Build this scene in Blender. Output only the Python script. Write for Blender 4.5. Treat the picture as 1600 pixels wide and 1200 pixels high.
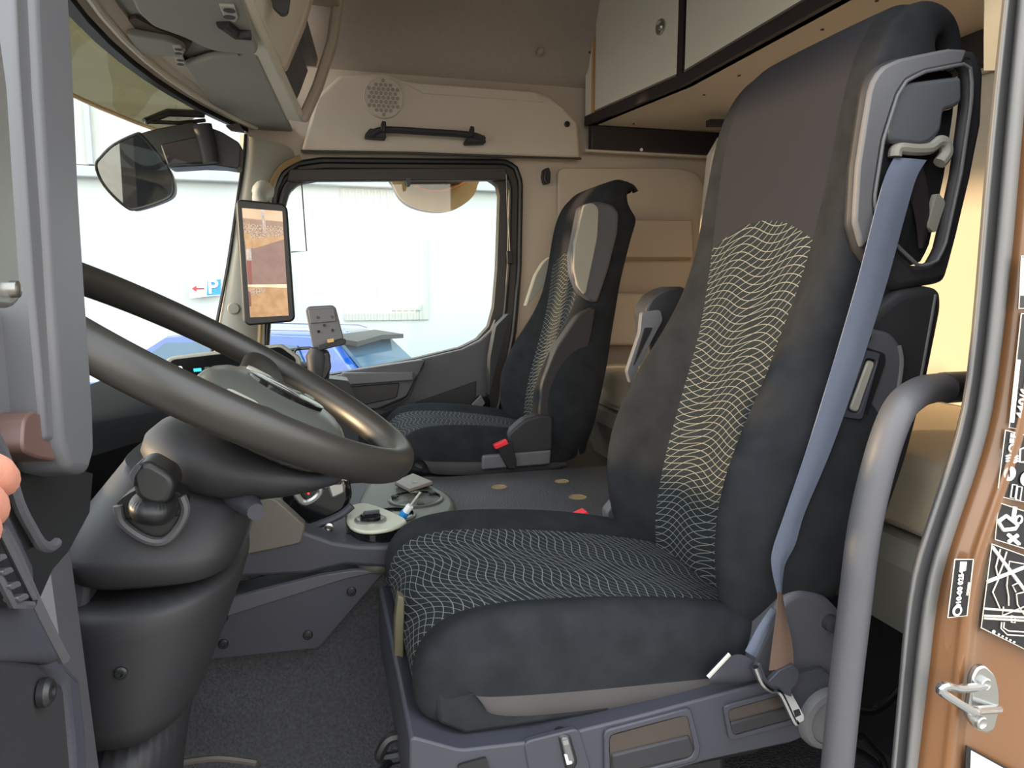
import bpy, bmesh, math, random
from mathutils import Vector, Matrix
random.seed(7)
for _o in list(bpy.data.objects): bpy.data.objects.remove(_o)
SC = bpy.context.scene
COL = SC.collection
# ---------------------------------------------------------------- camera
F = 1110.0; YAW = math.radians(15); PIT = math.atan(150 / F); CAM = Vector((0, 0, .94))
fw = Vector((math.sin(YAW) * math.cos(PIT), math.cos(YAW) * math.cos(PIT), -math.sin(PIT)))
rt = Vector((math.cos(YAW), -math.sin(YAW), 0)); upv = rt.cross(fw)
cd = bpy.data.cameras.new('camera'); cam = bpy.data.objects.new('camera', cd); COL.objects.link(cam)
cd.sensor_width = 36; cd.lens = 36 * F / 1600; cd.clip_start = .02; cd.clip_end = 500
cam.matrix_world = Matrix((( rt.x, upv.x, -fw.x, CAM.x), (rt.y, upv.y, -fw.y, CAM.y), (rt.z, upv.z, -fw.z, CAM.z), (0, 0, 0, 1)))
SC.camera = cam
# ---------------------------------------------------------------- world, sun, exposure
W = bpy.data.worlds.new('sky'); SC.world = W; W.use_nodes = True
wn = W.node_tree.nodes; wl = W.node_tree.links
bg = wn['Background']; tc = wn.new('ShaderNodeTexCoord'); sp = wn.new('ShaderNodeSeparateXYZ'); cr = wn.new('ShaderNodeValToRGB')
wl.new(tc.outputs['Generated'], sp.inputs[0]); wl.new(sp.outputs['Z'], cr.inputs[0]); wl.new(cr.outputs[0], bg.inputs[0])
cr.color_ramp.elements[0].position = 0; cr.color_ramp.elements[0].color = (1, .90, .76, 1)
cr.color_ramp.elements[1].position = .55; cr.color_ramp.elements[1].color = (.86, .935, 1.0, 1)
bg.inputs[1].default_value = 1.7
sd = bpy.data.lights.new('sun', 'SUN'); sun = bpy.data.objects.new('sun', sd); COL.objects.link(sun)
sd.energy = 2.2; sd.color = (1, .68, .38); sd.angle = math.radians(3)
sun.rotation_euler = Vector((.95, -.28, -.11)).to_track_quat('-Z', 'Y').to_euler(); sun.location = (-6, 4, 3)
SC.view_settings.view_transform = 'Standard'; SC.view_settings.look = 'None'; SC.view_settings.gamma = 1
SC.view_settings.use_curve_mapping = False
SC.view_settings.exposure = 1.5

# ---------------------------------------------------------------- helpers
def at(x, y, Y=None, X=None, Z=None):
    """point seen in the photograph at pixel x, y that lies in the given plane"""
    d = fw + rt * ((x - 800) / F) - upv * ((y - 600) / F)
    t = (Y / d.y) if Y is not None else ((X / d.x) if X is not None else (Z - CAM.z) / d.z)
    return CAM + d * t
def PX(pts, Y): return [at(x, y, Y=Y) for x, y in pts]
def lin(h):
    h = h.lstrip('#'); c = [int(h[i:i + 2], 16) / 255 for i in (0, 2, 4)]
    return tuple((v / 12.92 if v <= .04045 else ((v + .055) / 1.055) ** 2.4) for v in c) + (1,)
MATS = {}
def mat(name, col, rough=.6, metal=0, bump=0, bscale=300, var=.12, vscale=8, sheen=0, spec=.5, coat=0, emit=None, estr=1, btype='noise'):
    m = bpy.data.materials.new(name); m.use_nodes = True; n = m.node_tree.nodes; l = m.node_tree.links
    b = n['Principled BSDF']; c = lin(col) if isinstance(col, str) else col
    b.inputs['Roughness'].default_value = rough; b.inputs['Metallic'].default_value = metal
    b.inputs['Specular IOR Level'].default_value = spec; b.inputs['Sheen Weight'].default_value = sheen
    b.inputs['Coat Weight'].default_value = coat
    t = n.new('ShaderNodeTexCoord')
    nz = n.new('ShaderNodeTexNoise'); nz.inputs['Scale'].default_value = vscale; nz.inputs['Detail'].default_value = 4
    l.new(t.outputs['Object'], nz.inputs['Vector'])
    mx = n.new('ShaderNodeMix'); mx.data_type = 'RGBA'
    mx.inputs[6].default_value = tuple(v * (1 - var) for v in c[:3]) + (1,)
    mx.inputs[7].default_value = tuple(min(1, v * (1 + var)) for v in c[:3]) + (1,)
    l.new(nz.outputs['Fac'], mx.inputs[0]); l.new(mx.outputs[2], b.inputs['Base Color'])
    if bump:
        if btype == 'voronoi':
            g = n.new('ShaderNodeTexVoronoi'); g.inputs['Scale'].default_value = bscale; out = g.outputs['Distance']
        else:
            g = n.new('ShaderNodeTexNoise'); g.inputs['Scale'].default_value = bscale; g.inputs['Detail'].default_value = 2; out = g.outputs['Fac']
        l.new(t.outputs['Object'], g.inputs['Vector'])
        bp = n.new('ShaderNodeBump'); bp.inputs['Strength'].default_value = bump; bp.inputs['Distance'].default_value = .002
        l.new(out, bp.inputs['Height']); l.new(bp.outputs[0], b.inputs['Normal'])
    if emit:
        b.inputs['Emission Color'].default_value = lin(emit); b.inputs['Emission Strength'].default_value = estr
    MATS[name] = m; return m
class NT:
    """tiny node-math writer"""
    def __init__(s, m): s.t = m.node_tree; s.n = s.t.nodes; s.l = s.t.links
    def m(s, op, a, b=0.0, c=None):
        k = s.n.new('ShaderNodeMath'); k.operation = op
        for i, v in enumerate((a, b) if c is None else (a, b, c)):
            if isinstance(v, (int, float)): k.inputs[i].default_value = v
            else: s.l.new(v, k.inputs[i])
        return k.outputs[0]
    def step(s, v, a, b):
        k = s.n.new('ShaderNodeMapRange'); k.interpolation_type = 'SMOOTHSTEP'
        s.l.new(v, k.inputs[0]); k.inputs[1].default_value = a; k.inputs[2].default_value = b
        return k.outputs[0]
    def mix(s, f, a, b):
        k = s.n.new('ShaderNodeMix'); k.data_type = 'RGBA'
        for i, v in ((0, f), (6, a), (7, b)):
            if isinstance(v, (int, float, tuple)): k.inputs[i].default_value = v
            else: s.l.new(v, k.inputs[i])
        return k.outputs[2]
def glass(name, tint=(1, 1, 1, 1), refl=.06, rough=0.0):
    m = bpy.data.materials.new(name); m.use_nodes = True; n = m.node_tree.nodes; l = m.node_tree.links
    n.remove(n['Principled BSDF']); o = n['Material Output']
    tr = n.new('ShaderNodeBsdfTransparent'); tr.inputs[0].default_value = tint
    gl = n.new('ShaderNodeBsdfGlossy'); gl.inputs['Roughness'].default_value = rough
    mx = n.new('ShaderNodeMixShader'); mx.inputs[0].default_value = refl
    l.new(tr.outputs[0], mx.inputs[1]); l.new(gl.outputs[0], mx.inputs[2]); l.new(mx.outputs[0], o.inputs[0])
    MATS[name] = m; return m
# materials
mat('dark_plastic', '#2b2b2e', .55, spec=.35, bump=.12, bscale=900)
mat('black_plastic', '#1d1e20', .42, bump=.06, bscale=900)
mat('gloss_black', '#101113', .12)
mat('grey_plastic', '#5d5d60', .5, bump=.1, bscale=900)
mat('mid_plastic', '#4a4a4f', .48, bump=.15, bscale=800)
mat('slate_plastic', '#393a42', .5, spec=.4, bump=.15, bscale=800)
mat('stone_plastic', '#8c8a80', .55, bump=.08, bscale=900)
mat('light_plastic', '#a9a79b', .5, bump=.05, bscale=900)
mat('beige', '#b5a899', .7, bump=.08, bscale=700, var=.04)
mat('beige_light', '#c2b7a9', .65, bump=.08, bscale=700, var=.04)
mat('cream', '#cfc8ba', .6, var=.04)
mat('headliner', '#a2978d', .95, bump=.35, bscale=900, var=.08, vscale=60)
mat('visor', '#8f8d86', .8, bump=.1, bscale=600, var=.05)
mat('cab_front', '#d6d1c4', .5, bump=.05, bscale=800, var=.04)
mat('edge_dark', '#2a2225', .5)
mat('wood_edge', '#c9a06c', .6)
mat('seal', '#38332f', .6)
mat('seal_light', '#666564', .5, var=.06)
mat('seal_groove', '#4b4a4c', .6)
mat('door_grey', '#58595d', .42, var=.05)
mat('paint', '#714b2a', .35, var=.06, coat=.5, vscale=5)
mat('carpet', '#3a3b3f', .85, bump=1, bscale=210, var=.75, vscale=190, btype='voronoi')
mat('tunnel_mat', '#45464a', .5, bump=.7, bscale=240, var=.12, btype='voronoi')
mat('fabric', '#242629', .95, bump=.3, bscale=1200, var=.5, vscale=26, spec=.15)
mat('fabric_head', '#35343a', .95, bump=.3, bscale=1200, var=.2, vscale=14, sheen=.3)
mat('fabric_grey', '#4d4a4b', .95, bump=.3, bscale=1200, var=.15, vscale=14, spec=.15)
mat('webbing', '#646b7c', .6, bump=.3, bscale=1500, var=.08)
mat('webbing_brown', '#665145', .6, bump=.3, bscale=1500, var=.12)
mat('chrome', '#c8ccd0', .18, metal=1, var=.03)
mat('steel', '#b9b9b6', .32, metal=1, var=.05)
mat('satin', '#a9aaa8', .35, metal=.8, var=.03)
mat('mirror', '#e8e8e2', .02, metal=1, var=0)
mat('red', '#e0333a', .35)
mat('white', '#e6e6e2', .5, var=.03)
mat('blue', '#2a8ad6', .4)
mat('mattress', '#d6c6ac', .9, bump=.3, bscale=800, var=.05)
mat('bed_grey', '#a5a297', .6, var=.05)
mat('skin', '#cc8d78', .5, bump=.15, bscale=400, var=.08)
mat('sticker_black', '#141417', .4)
mat('car_blue', '#0f4593', .2, coat=1, var=.05)
mat('car_silver', '#9aa39b', .3, coat=1, var=.05)
mat('car_black', '#16181a', .35)
mat('car_glass', '#3f5c72', .08, var=.1)
mat('tyre', '#17171a', .8)
mat('building', '#b2baba', .8, var=.03, vscale=1.2)
mat('building_rib', '#aaaea9', .7, var=.04)
mat('gutter', '#9fa7a6', .6)
mat('asphalt', '#77736c', .9, bump=.4, bscale=120, var=.15, vscale=30)
mat('tan_reflection', '#b99a6e', .3, var=.15, vscale=14)
mat('lamp_teal', '#1d5c66', .4, emit='#2fb6c8', estr=.6)
mat('scr_white', '#ffffff', .4, emit='#ffffff', estr=.8)
mat('scr_red', '#c01818', .4, emit='#ff3020', estr=.6)
glass('glass', (.97, 1, .99, 1), .035)
glass('visor_glass', (.15, .125, .07, 1), .08)
mat('gloss_grey', '#54565a', .14)
mat('dash_soft', '#151618', .9, spec=.08, bump=.2, bscale=800)

def obj(name, me_or_bm, m, parent=None, smooth=35, bevel=0, seg=2, sub=0, label=None, kind=None):
    if isinstance(me_or_bm, bmesh.types.BMesh):
        bm = me_or_bm
        bmesh.ops.recalc_face_normals(bm, faces=bm.faces[:])
        me = bpy.data.meshes.new(name); bm.to_mesh(me); bm.free()
    else: me = me_or_bm
    if smooth:
        me.shade_smooth()
        if smooth < 180: me.set_sharp_from_angle(angle=math.radians(smooth))
    o = bpy.data.objects.new(name, me); COL.objects.link(o)
    if m:
        me.materials.clear(); me.materials.append(MATS[m] if isinstance(m, str) else m)
    if parent is not None:
        o.parent = parent; o.matrix_parent_inverse = base_inv(parent)
    if bevel:
        b = o.modifiers.new('bevel', 'BEVEL'); b.width = bevel; b.segments = seg; b.limit_method = 'ANGLE'; b.angle_limit = math.radians(40); b.harden_normals = False
    if sub:
        s = o.modifiers.new('sub', 'SUBSURF'); s.levels = sub; s.render_levels = sub
    if label: o['label'] = label
    if kind: o['kind'] = kind
    return o
def base_inv(o):
    return Matrix.Translation(-o.location) if o.parent is None else Matrix.Identity(4)
def thing(name, label, cat, loc, group=None):
    o = bpy.data.objects.new(name, None); COL.objects.link(o); o.location = loc; o.empty_display_size = .05
    tag(o, label, cat, group); return o
def tag(o, label, cat, group=None):
    o['label'] = label; o['category'] = cat
    if group: o['group'] = group
    return o
def struct(name, me, m, parent=None, label=None, **k):
    o = obj(name, me, m, parent, **k)
    if parent is None: o['kind'] = 'structure'
    if label: o['label'] = label
    return o
def catmull(pts, n=6, closed=False):
    P = [Vector(p) for p in pts]; N = len(P); out = []
    for i in range(N if closed else N - 1):
        if closed: a, b, c, d = P[i - 1], P[i], P[(i + 1) % N], P[(i + 2) % N]
        else: a, b, c, d = P[max(i - 1, 0)], P[i], P[i + 1], P[min(i + 2, N - 1)]
        for k in range(n):
            t = k / n
            out.append(.5 * ((2 * b) + (c - a) * t + (2 * a - 5 * b + 4 * c - d) * t * t + (3 * b - a - 3 * c + d) * t ** 3))
    if not closed: out.append(P[-1].copy())
    return out
def roundpoly(pts, r, n=4):
    """round the corners of a closed polygon (works in 3-D plane)"""
    P = [Vector(p) for p in pts]; out = []
    for i, p in enumerate(P):
        a = P[i - 1] - p; b = P[(i + 1) % len(P)] - p
        q = min(r, a.length * .45, b.length * .45)
        s = p + a.normalized() * q; e = p + b.normalized() * q
        for k in range(n + 1):
            t = k / n; out.append(s * (1 - t) ** 2 + p * 2 * t * (1 - t) + e * t * t)
    return out
def prism(pts, vec, bm=None):
    bm = bm or bmesh.new(); v = Vector(vec)
    a = [bm.verts.new(p) for p in pts]; b = [bm.verts.new(Vector(p) + v) for p in pts]; n = len(a)
    bm.faces.new(a); bm.faces.new(b[::-1])
    for i in range(n): bm.faces.new((a[i], b[i], b[(i + 1) % n], a[(i + 1) % n]))
    return bm
def box(c, s, bm=None, rot=None):
    bm = bm or bmesh.new(); r = bmesh.ops.create_cube(bm, size=1)
    M = Matrix.Translation(c) @ (rot.to_4x4() if rot else Matrix.Identity(4)) @ Matrix.Diagonal((s[0], s[1], s[2], 1))
    bmesh.ops.transform(bm, matrix=M, verts=r['verts']); return bm
def grid(rows, closed_u=False, closed_v=False, uv=None, cap=False, bm=None):
    bm = bm or bmesh.new(); V = [[bm.verts.new(p) for p in r] for r in rows]
    nr = len(V); nc = len(V[0]); L = bm.loops.layers.uv.new('UVMap') if uv else None
    for i in range(nr if closed_v else nr - 1):
        for j in range(nc if closed_u else nc - 1):
            ids = ((i, j), (i, (j + 1) % nc), ((i + 1) % nr, (j + 1) % nc), ((i + 1) % nr, j))
            f = bm.faces.new([V[a][b] for a, b in ids])
            if uv:
                for lp, (a, b) in zip(f.loops, ids): lp[L].uv = uv[a][b]
    if cap:
        bm.faces.new(V[0]); bm.faces.new(V[-1][::-1])
    return bm
def frames(path):
    T = []
    for i in range(len(path)):
        T.append((path[min(i + 1, len(path) - 1)] - path[max(i - 1, 0)]).normalized())
    n = T[0].orthogonal().normalized(); N = []
    for t in T:
        n = (n - t * n.dot(t)).normalized(); N.append(n)
    return T, N
def tube(path, r, n=12, smooth=0, bm=None, cap=True, closed=False):
    P = [Vector(p) for p in path]
    if smooth: P = catmull(P, smooth)
    T, N = frames(P); rows = []
    for i, p in enumerate(P):
        b = T[i].cross(N[i]); rr = r[min(i, len(r) - 1)] if isinstance(r, (list, tuple)) else r
        rows.append([p + (N[i] * math.cos(2 * math.pi * k / n) + b * math.sin(2 * math.pi * k / n)) * rr for k in range(n)])
    return grid(rows, closed_u=True, cap=cap, bm=bm)
def lathe(c, axis, prof, n=24, bm=None, cap=True):
    """prof = [(radius, offset along axis)]"""
    c = Vector(c); a = Vector(axis).normalized(); u = a.orthogonal().normalized(); v = a.cross(u)
    rows = [[c + a * h + (u * math.cos(2 * math.pi * k / n) + v * math.sin(2 * math.pi * k / n)) * r for k in range(n)] for r, h in prof]
    return grid(rows, closed_u=True, cap=cap, bm=bm)
def plate(px, Y, thick, r=0, bm=None, n=4):
    """a side-view panel standing in the plane Y, real thickness away from the door"""
    P = PX(px, Y)
    if r: P = roundpoly(P, r, n)
    return prism(P, (0, thick, 0), bm)
def ring_plate(outer, inner, vec, bm=None):
    bm = bm or bmesh.new(); v = Vector(vec); n = len(outer)
    a = [bm.verts.new(p) for p in outer]; b = [bm.verts.new(p) for p in inner]
    c = [bm.verts.new(Vector(p) + v) for p in outer]; d = [bm.verts.new(Vector(p) + v) for p in inner]
    for i in range(n):
        j = (i + 1) % n
        bm.faces.new((a[i], a[j], b[j], b[i])); bm.faces.new((c[i], d[i], d[j], c[j]))
        bm.faces.new((a[i], c[i], c[j], a[j])); bm.faces.new((b[i], b[j], d[j], d[i]))
    return bm
def resample(pts, n):
    P = [Vector(p) for p in pts]; P.append(P[0].copy()); L = [0]
    for i in range(1, len(P)): L.append(L[-1] + (P[i] - P[i - 1]).length)
    out = []; k = 0
    for i in range(n):
        s = L[-1] * i / n
        while L[k + 1] < s: k += 1
        t = (s - L[k]) / max(1e-9, L[k + 1] - L[k]); out.append(P[k].lerp(P[k + 1], t))
    return out
def rayloop(center, loop, n):
    """n points on a loop in a Y-plane, by angle about the centre"""
    P = [Vector(p) for p in loop]; out = []
    for i in range(n):
        a = 2 * math.pi * i / n; d = Vector((math.cos(a), 0, math.sin(a))); best = None
        for k in range(len(P)):
            p = P[k] - center; q = P[(k + 1) % len(P)] - center; e = q - p
            den = d.x * e.z - d.z * e.x
            if abs(den) < 1e-12: continue
            t = (p.x * e.z - p.z * e.x) / den; s = (p.x * d.z - p.z * d.x) / den
            if t > 0 and -1e-6 <= s <= 1 + 1e-6 and (best is None or t > best): best = t
        out.append(center + d * best)
    return out
def text(name, s, size, origin, xdir, ydir, m, parent, depth=.0006, bold=False):
    cu = bpy.data.curves.new(name, 'FONT'); cu.body = s; cu.size = size; cu.extrude = depth; cu.align_x = 'CENTER'; cu.align_y = 'CENTER'
    if bold: cu.offset = size * .02
    t = bpy.data.objects.new('tmp', cu); COL.objects.link(t)
    dg = bpy.context.evaluated_depsgraph_get(); dg.update()
    me = bpy.data.meshes.new_from_object(t.evaluated_get(dg)); bpy.data.objects.remove(t)
    x = Vector(xdir).normalized(); y = Vector(ydir).normalized(); z = x.cross(y); o = Vector(origin)
    me.transform(Matrix(((x.x, y.x, z.x, o.x), (x.y, y.y, z.y, o.y), (x.z, y.z, z.z, o.z), (0, 0, 0, 1))))
    return obj(name, me, m, parent, smooth=0)
def screw(c, axis, r, parent, m='black_plastic', name='screw'):
    s = obj(name, lathe(c, axis, [(r, -.001), (r, .002), (r * .75, .004), (r * .45, .0042), (r * .4, .002)], 14), m, parent)
    return s
# ================================================================ the cab shell
YW = 2.66; YD = .62; XR = 1.56
# ---- floor and engine tunnel
struct('floor', box((.45, 1.64, -.03), (2.3, 2.2, .06)), 'carpet', label='dark textured rubber cab floor')
prof = [(1.20, .0), (1.27, .03), (1.32, .10), (1.36, .22), (1.385, .35), (1.40, .397), (1.43, .415), (1.92, .415), (1.95, .40), (1.96, .36), (1.97, .0)]
def tun(x): return [Vector((x, y, z)) for y, z in prof]
tn = struct('engine_tunnel', grid([tun(-.34), tun(.2), tun(.7), tun(1.0)], cap=True), 'tunnel_mat', smooth=40, label='raised engine tunnel covered with grained dark grey matting')
skirt = [(1.195, .002), (1.265, .033), (1.315, .103), (1.355, .222), (1.38, .345)]
obj('tunnel_carpet', grid([[Vector((x, y, z)) for y, z in skirt] for x in (-.34, 0, .4, 1.0)]), 'carpet', tn, label='coarse dark carpet rising up the tunnel side')
for hx, hy, hr in ((780, 761, .021), (878, 752, .020), (903, 777, .023)):
    obj('access_hole', lathe(at(hx, hy, Z=.4155), (0, 0, 1), [(hr, .0), (hr, .0012), (hr * .86, .0014), (hr * .84, .0002)], 20), mat('hole_tan', '#8a7658', .8) if 'hole_tan' not in MATS else 'hole_tan', tn)
# ---- passenger door and the wall around it
win = PX([(447, 318), (452, 300), (466, 287), (500, 281), (765, 281), (777, 288), (781, 305), (777, 420), (772, 480), (764, 510), (746, 530), (720, 543), (650, 560), (560, 577), (500, 588), (425, 598), (418, 570), (425, 470), (440, 350)], YW)
doorloop = PX([(424, 335), (428, 298), (440, 270), (462, 253), (500, 247), (790, 250), (807, 258), (816, 282), (814, 420), (806, 520), (790, 640), (760, 760), (400, 800), (398, 620), (408, 480)], YW)
cw = at(610, 450, Y=YW)
NR = 200
outer = [at(384, 205, Y=YW), at(318, 690, Y=YW), Vector((-.42, YW, 0)), Vector((XR, YW, 0)), Vector((XR, YW, 1.76)), Vector((-.15, YW, 1.76))]
L0 = rayloop(cw, outer, NR); L1 = rayloop(cw, doorloop, NR); L2 = rayloop(cw, win, NR)
struct('wall_right', ring_plate(L0, L1, (0, .05, 0)), 'beige', smooth=30, label='beige side lining on the passenger side of the cab')
seal = [cw + (p - cw) * 1.0 for p in L1]
pd = bpy.data.objects.new('door_1', None); COL.objects.link(pd); pd.location = (cw.x, YW, 0); pd['kind'] = 'structure'; pd['label'] = 'closed passenger door with large window and grey inner panel'
L15 = [a.lerp(b, .45) for a, b in zip(L1, L2)]
obj('door_frame', ring_plate([p + Vector((0, -.006, 0)) for p in L1], L2, (0, .045, 0)), 'seal', pd, smooth=30)
def loop_tube(loop, r, n=8):
    P = loop + loop[:2]
    return tube(P, r, n, cap=False)
obj('rubber_seal', loop_tube([p + Vector((0, -.012, 0)) for p in [a.lerp(b, .12) for a, b in zip(L1, L2)]], .011), 'black_plastic', pd)
obj('rubber_seal', loop_tube([p + Vector((0, -.008, 0)) for p in [a.lerp(b, .55) for a, b in zip(L1, L2)]], .008), 'black_plastic', pd)
w1 = struct('window_1', prism(resample([p + Vector((0, .02, 0)) for p in win], 60), (0, .004, 0)), 'glass', label='clear side window in the passenger door')
# inner door panel below the window
obj('door_panel', plate([(775, 498), (768, 515), (750, 532), (722, 546), (650, 563), (560, 580), (500, 592), (420, 602), (420, 800), (756, 800), (757, 640), (770, 560)], YW - .03, .05, bm=None), 'mid_plastic', pd, bevel=.006)
obj('panel_recess', plate([(745, 595), (640, 632), (560, 660), (560, 720), (738, 720)], YW - .034, .02), 'dark_plastic', pd, bevel=.004)
obj('speaker_cover', plate([(705, 634), (712, 650), (712, 680), (650, 680), (660, 650), (685, 632)], YW - .042, .02, r=.02), 'mid_plastic', pd, bevel=.002)
ar = obj('armrest', plate([(536, 581), (662, 562), (664, 572), (650, 592), (636, 620), (590, 640), (540, 640), (528, 600)], YW - .075, .05, r=.012), 'mid_plastic', pd, bevel=.006)
obj('pull_handle', plate([(536, 583), (645, 582), (646, 594), (538, 602)], YW - .10, .03, r=.004), 'grey_plastic', ar, bevel=.004)
obj('storage_pocket', plate([(538, 605), (625, 598), (620, 622), (560, 635), (540, 634)], YW - .079, .02, r=.01), 'black_plastic', ar, bevel=.003)
obj('trim_line', tube(PX([(663, 563), (650, 592), (636, 622), (598, 640)], YW - .078), .003, 6, smooth=4), 'dark_plastic', ar)
# roller blind at the top of the passenger window
rb = thing('roller_blind', 'dark roller blind cassette across the top of the passenger window', 'window blind', at(620, 281, Y=2.62))
obj('cassette', plate([(452, 264), (790, 262), (795, 281), (448, 283)], 2.63, .035, r=.006), 'seal', rb, bevel=.004)
obj('pull_tab', plate([(634, 278), (642, 278), (641, 291), (636, 292)], 2.615, .012, r=.003), 'black_plastic', rb)
obj('cord', tube(PX([(791, 272), (793, 330), (797, 393)], 2.625), .0016, 6), 'light_plastic', rb)
obj('cord_clip', plate([(792, 392), (801, 392), (802, 412), (793, 412)], 2.622, .012, r=.003), 'black_plastic', rb, bevel=.002)
obj('guide_wire', tube(PX([(471, 283), (479, 392), (455, 394)], 2.645), .0022, 6), 'seal', rb)
# ---- upper lining panel with speaker and grab handle
up1 = PX([(470, 236), (495, 150), (530, 117), (598, 114), (618, 120), (640, 128), (835, 141), (858, 150), (882, 168), (904, 192), (907, 247), (800, 243), (640, 238)], 2.60)
tp = struct('trim_1', prism(up1, (0, .07, 0)), 'beige_light', bevel=.012, seg=3, label='beige moulded panel above the passenger window')
obj('panel_crease', plate([(625, 126), (662, 146), (830, 158), (850, 160), (836, 143), (650, 129)], 2.594, .02), 'beige_light', tp, bevel=.004)
obj('panel_edge', tube(PX([(470, 236), (640, 239), (800, 245), (908, 248)], 2.60), .004, 6), 'seal', tp)
sk = thing('speaker_grille', 'round honeycomb speaker grille on the beige upper panel', 'speaker', at(599, 153, Y=2.59))
sc = at(599, 153, Y=2.592); rs = (at(630, 153, Y=2.592) - sc).length
obj('grille_disc', lathe(sc, (0, -1, 0), [(rs, -.006), (rs, .004), (rs * .96, .006), (rs * .93, .004), (.001, .004)], 40), 'beige_light', sk)
hexm = None
for i in range(-5, 6):
    for j in range(-5, 6):
        hx = (i + (j % 2) * .5) * rs * .235; hz = j * rs * .205
        if hx * hx + hz * hz < (rs * .84) ** 2:
            if hexm is None:
                hb = lathe((0, 0, 0), (0, -1, 0), [(rs * .10, 0), (rs * .10, .0015)], 6); o = obj('grille_cell', hb, mat('cell_grey', '#8f8780', .7), sk, smooth=0); hexm = o.data
            else:
                o = bpy.data.objects.new('grille_cell', hexm); COL.objects.link(o); o.parent = sk; o.matrix_parent_inverse = base_inv(sk)
            o.location = sc + Vector((hx, -.0045, hz))
gh = thing('grab_rail', 'dark grab handle screwed to the beige panel over the window', 'handle', at(665, 210, Y=2.58))
obj('grip', tube(PX([(580, 212), (600, 203), (665, 206), (735, 211), (757, 219)], 2.555), [.012, .013, .013, .013, .012], 10, smooth=5), 'dark_plastic', gh)
for a, b in (((570, 212), (604, 216)), ((727, 222), (760, 223))):
    obj('mount', plate([(a[0], a[1] - 2), (a[0] + 8, a[1] - 12), (b[0] - 2, b[1] - 12), b, (a[0] + 2, a[1] + 2)], 2.55, .05, r=.006), 'dark_plastic', gh, bevel=.004)
for hx, hy in ((599, 197), (737, 205)):
    obj('coat_hook', tube(PX([(hx, hy + 8), (hx, hy), (hx + 1, hy - 7)], 2.545), [.008, .010, .007], 10), 'black_plastic', gh)
o = obj('screw_plug', lathe(at(886, 194, Y=2.598), (0, -1, 0), [(.011, -.004), (.011, .003), (.008, .004), (.006, .001)], 16), 'black_plastic'); tag(o, 'small black screw plug at the rear end of the beige panel', 'plug')
hk = thing('coat_hook', 'small black coat hook on the beige wall behind the window', 'hook', at(856, 275, Y=2.65))
obj('hook_body', plate([(850, 264), (858, 261), (861, 270), (860, 286), (851, 288), (848, 276)], 2.63, .03, r=.006), 'black_plastic', hk, bevel=.003)
obj('hook_tip', tube(PX([(853, 268), (851, 280), (856, 286)], 2.622), .006, 8, smooth=3), 'black_plastic', hk)
# raised wall panel beside the bed with pocket
bp_ = thing('bedside_panel', 'beige moulded side panel with pocket beside the bunk', 'wall panel', at(1000, 520, Y=2.65))
obj('panel', plate([(872, 262), (1060, 262), (1090, 270), (1103, 295), (1103, 540), (872, 540)], 2.632, .03, r=.03, n=6), 'beige', bp_, bevel=.006, seg=3)
obj('pocket', plate([(905, 343), (1082, 344), (1084, 402), (905, 402)], 2.60, .035, r=.008), 'beige', bp_, bevel=.004)
obj('pocket_lip', plate([(905, 400), (1080, 400), (1078, 406), (905, 407)], 2.606, .03), mat('lip_brown', '#8d7a60', .7), bp_)
obj('lower_ledge', plate([(880, 458), (1075, 458), (1075, 540), (880, 540)], 2.585, .05, r=.02), 'beige_light', bp_, bevel=.012, seg=3)
# ---- rear wall, headlining, ceiling
struct('wall_rear', box((XR + .03, 1.64, .9), (.06, 2.2, 2.9)), 'cream', label='cream rear wall of the sleeper cab')
ce = struct('ceiling', grid([[Vector((x, 2.70, 1.66)), Vector((x, 2.60, 1.74)), Vector((x, 2.53, 1.95)), Vector((x, 2.42, 2.18)), Vector((x, 2.2, 2.28)), Vector((x, .95, 2.28)), Vector((x, .75, 2.15)), Vector((x, .66, 1.78))] for x in (-.35, .1, .6, 1.1, 1.6)]), 'headliner', smooth=60, label='grey fabric headlining of the high roof')
o = obj('roof_skin', box((.5, 1.6, 2.34), (2.6, 2.2, .05)), 'paint', ce)
o = obj('roof_button', lathe(at(845, 80, Y=2.545), (0, -1, .3), [(.013, -.01), (.013, .004), (.009, .007)], 16), 'headliner'); tag(o, 'small round fabric button on the grey headlining', 'button')
# left body side behind the driver (outside the door opening)
wl_ = struct('wall_left', box((1.36, .66, .75), (.50, .05, 3.0)), 'beige', label='beige side lining behind the driver door opening')
obj('door_header', box((.35, .66, 2.0), (1.9, .05, .46)), 'beige', wl_)
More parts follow.
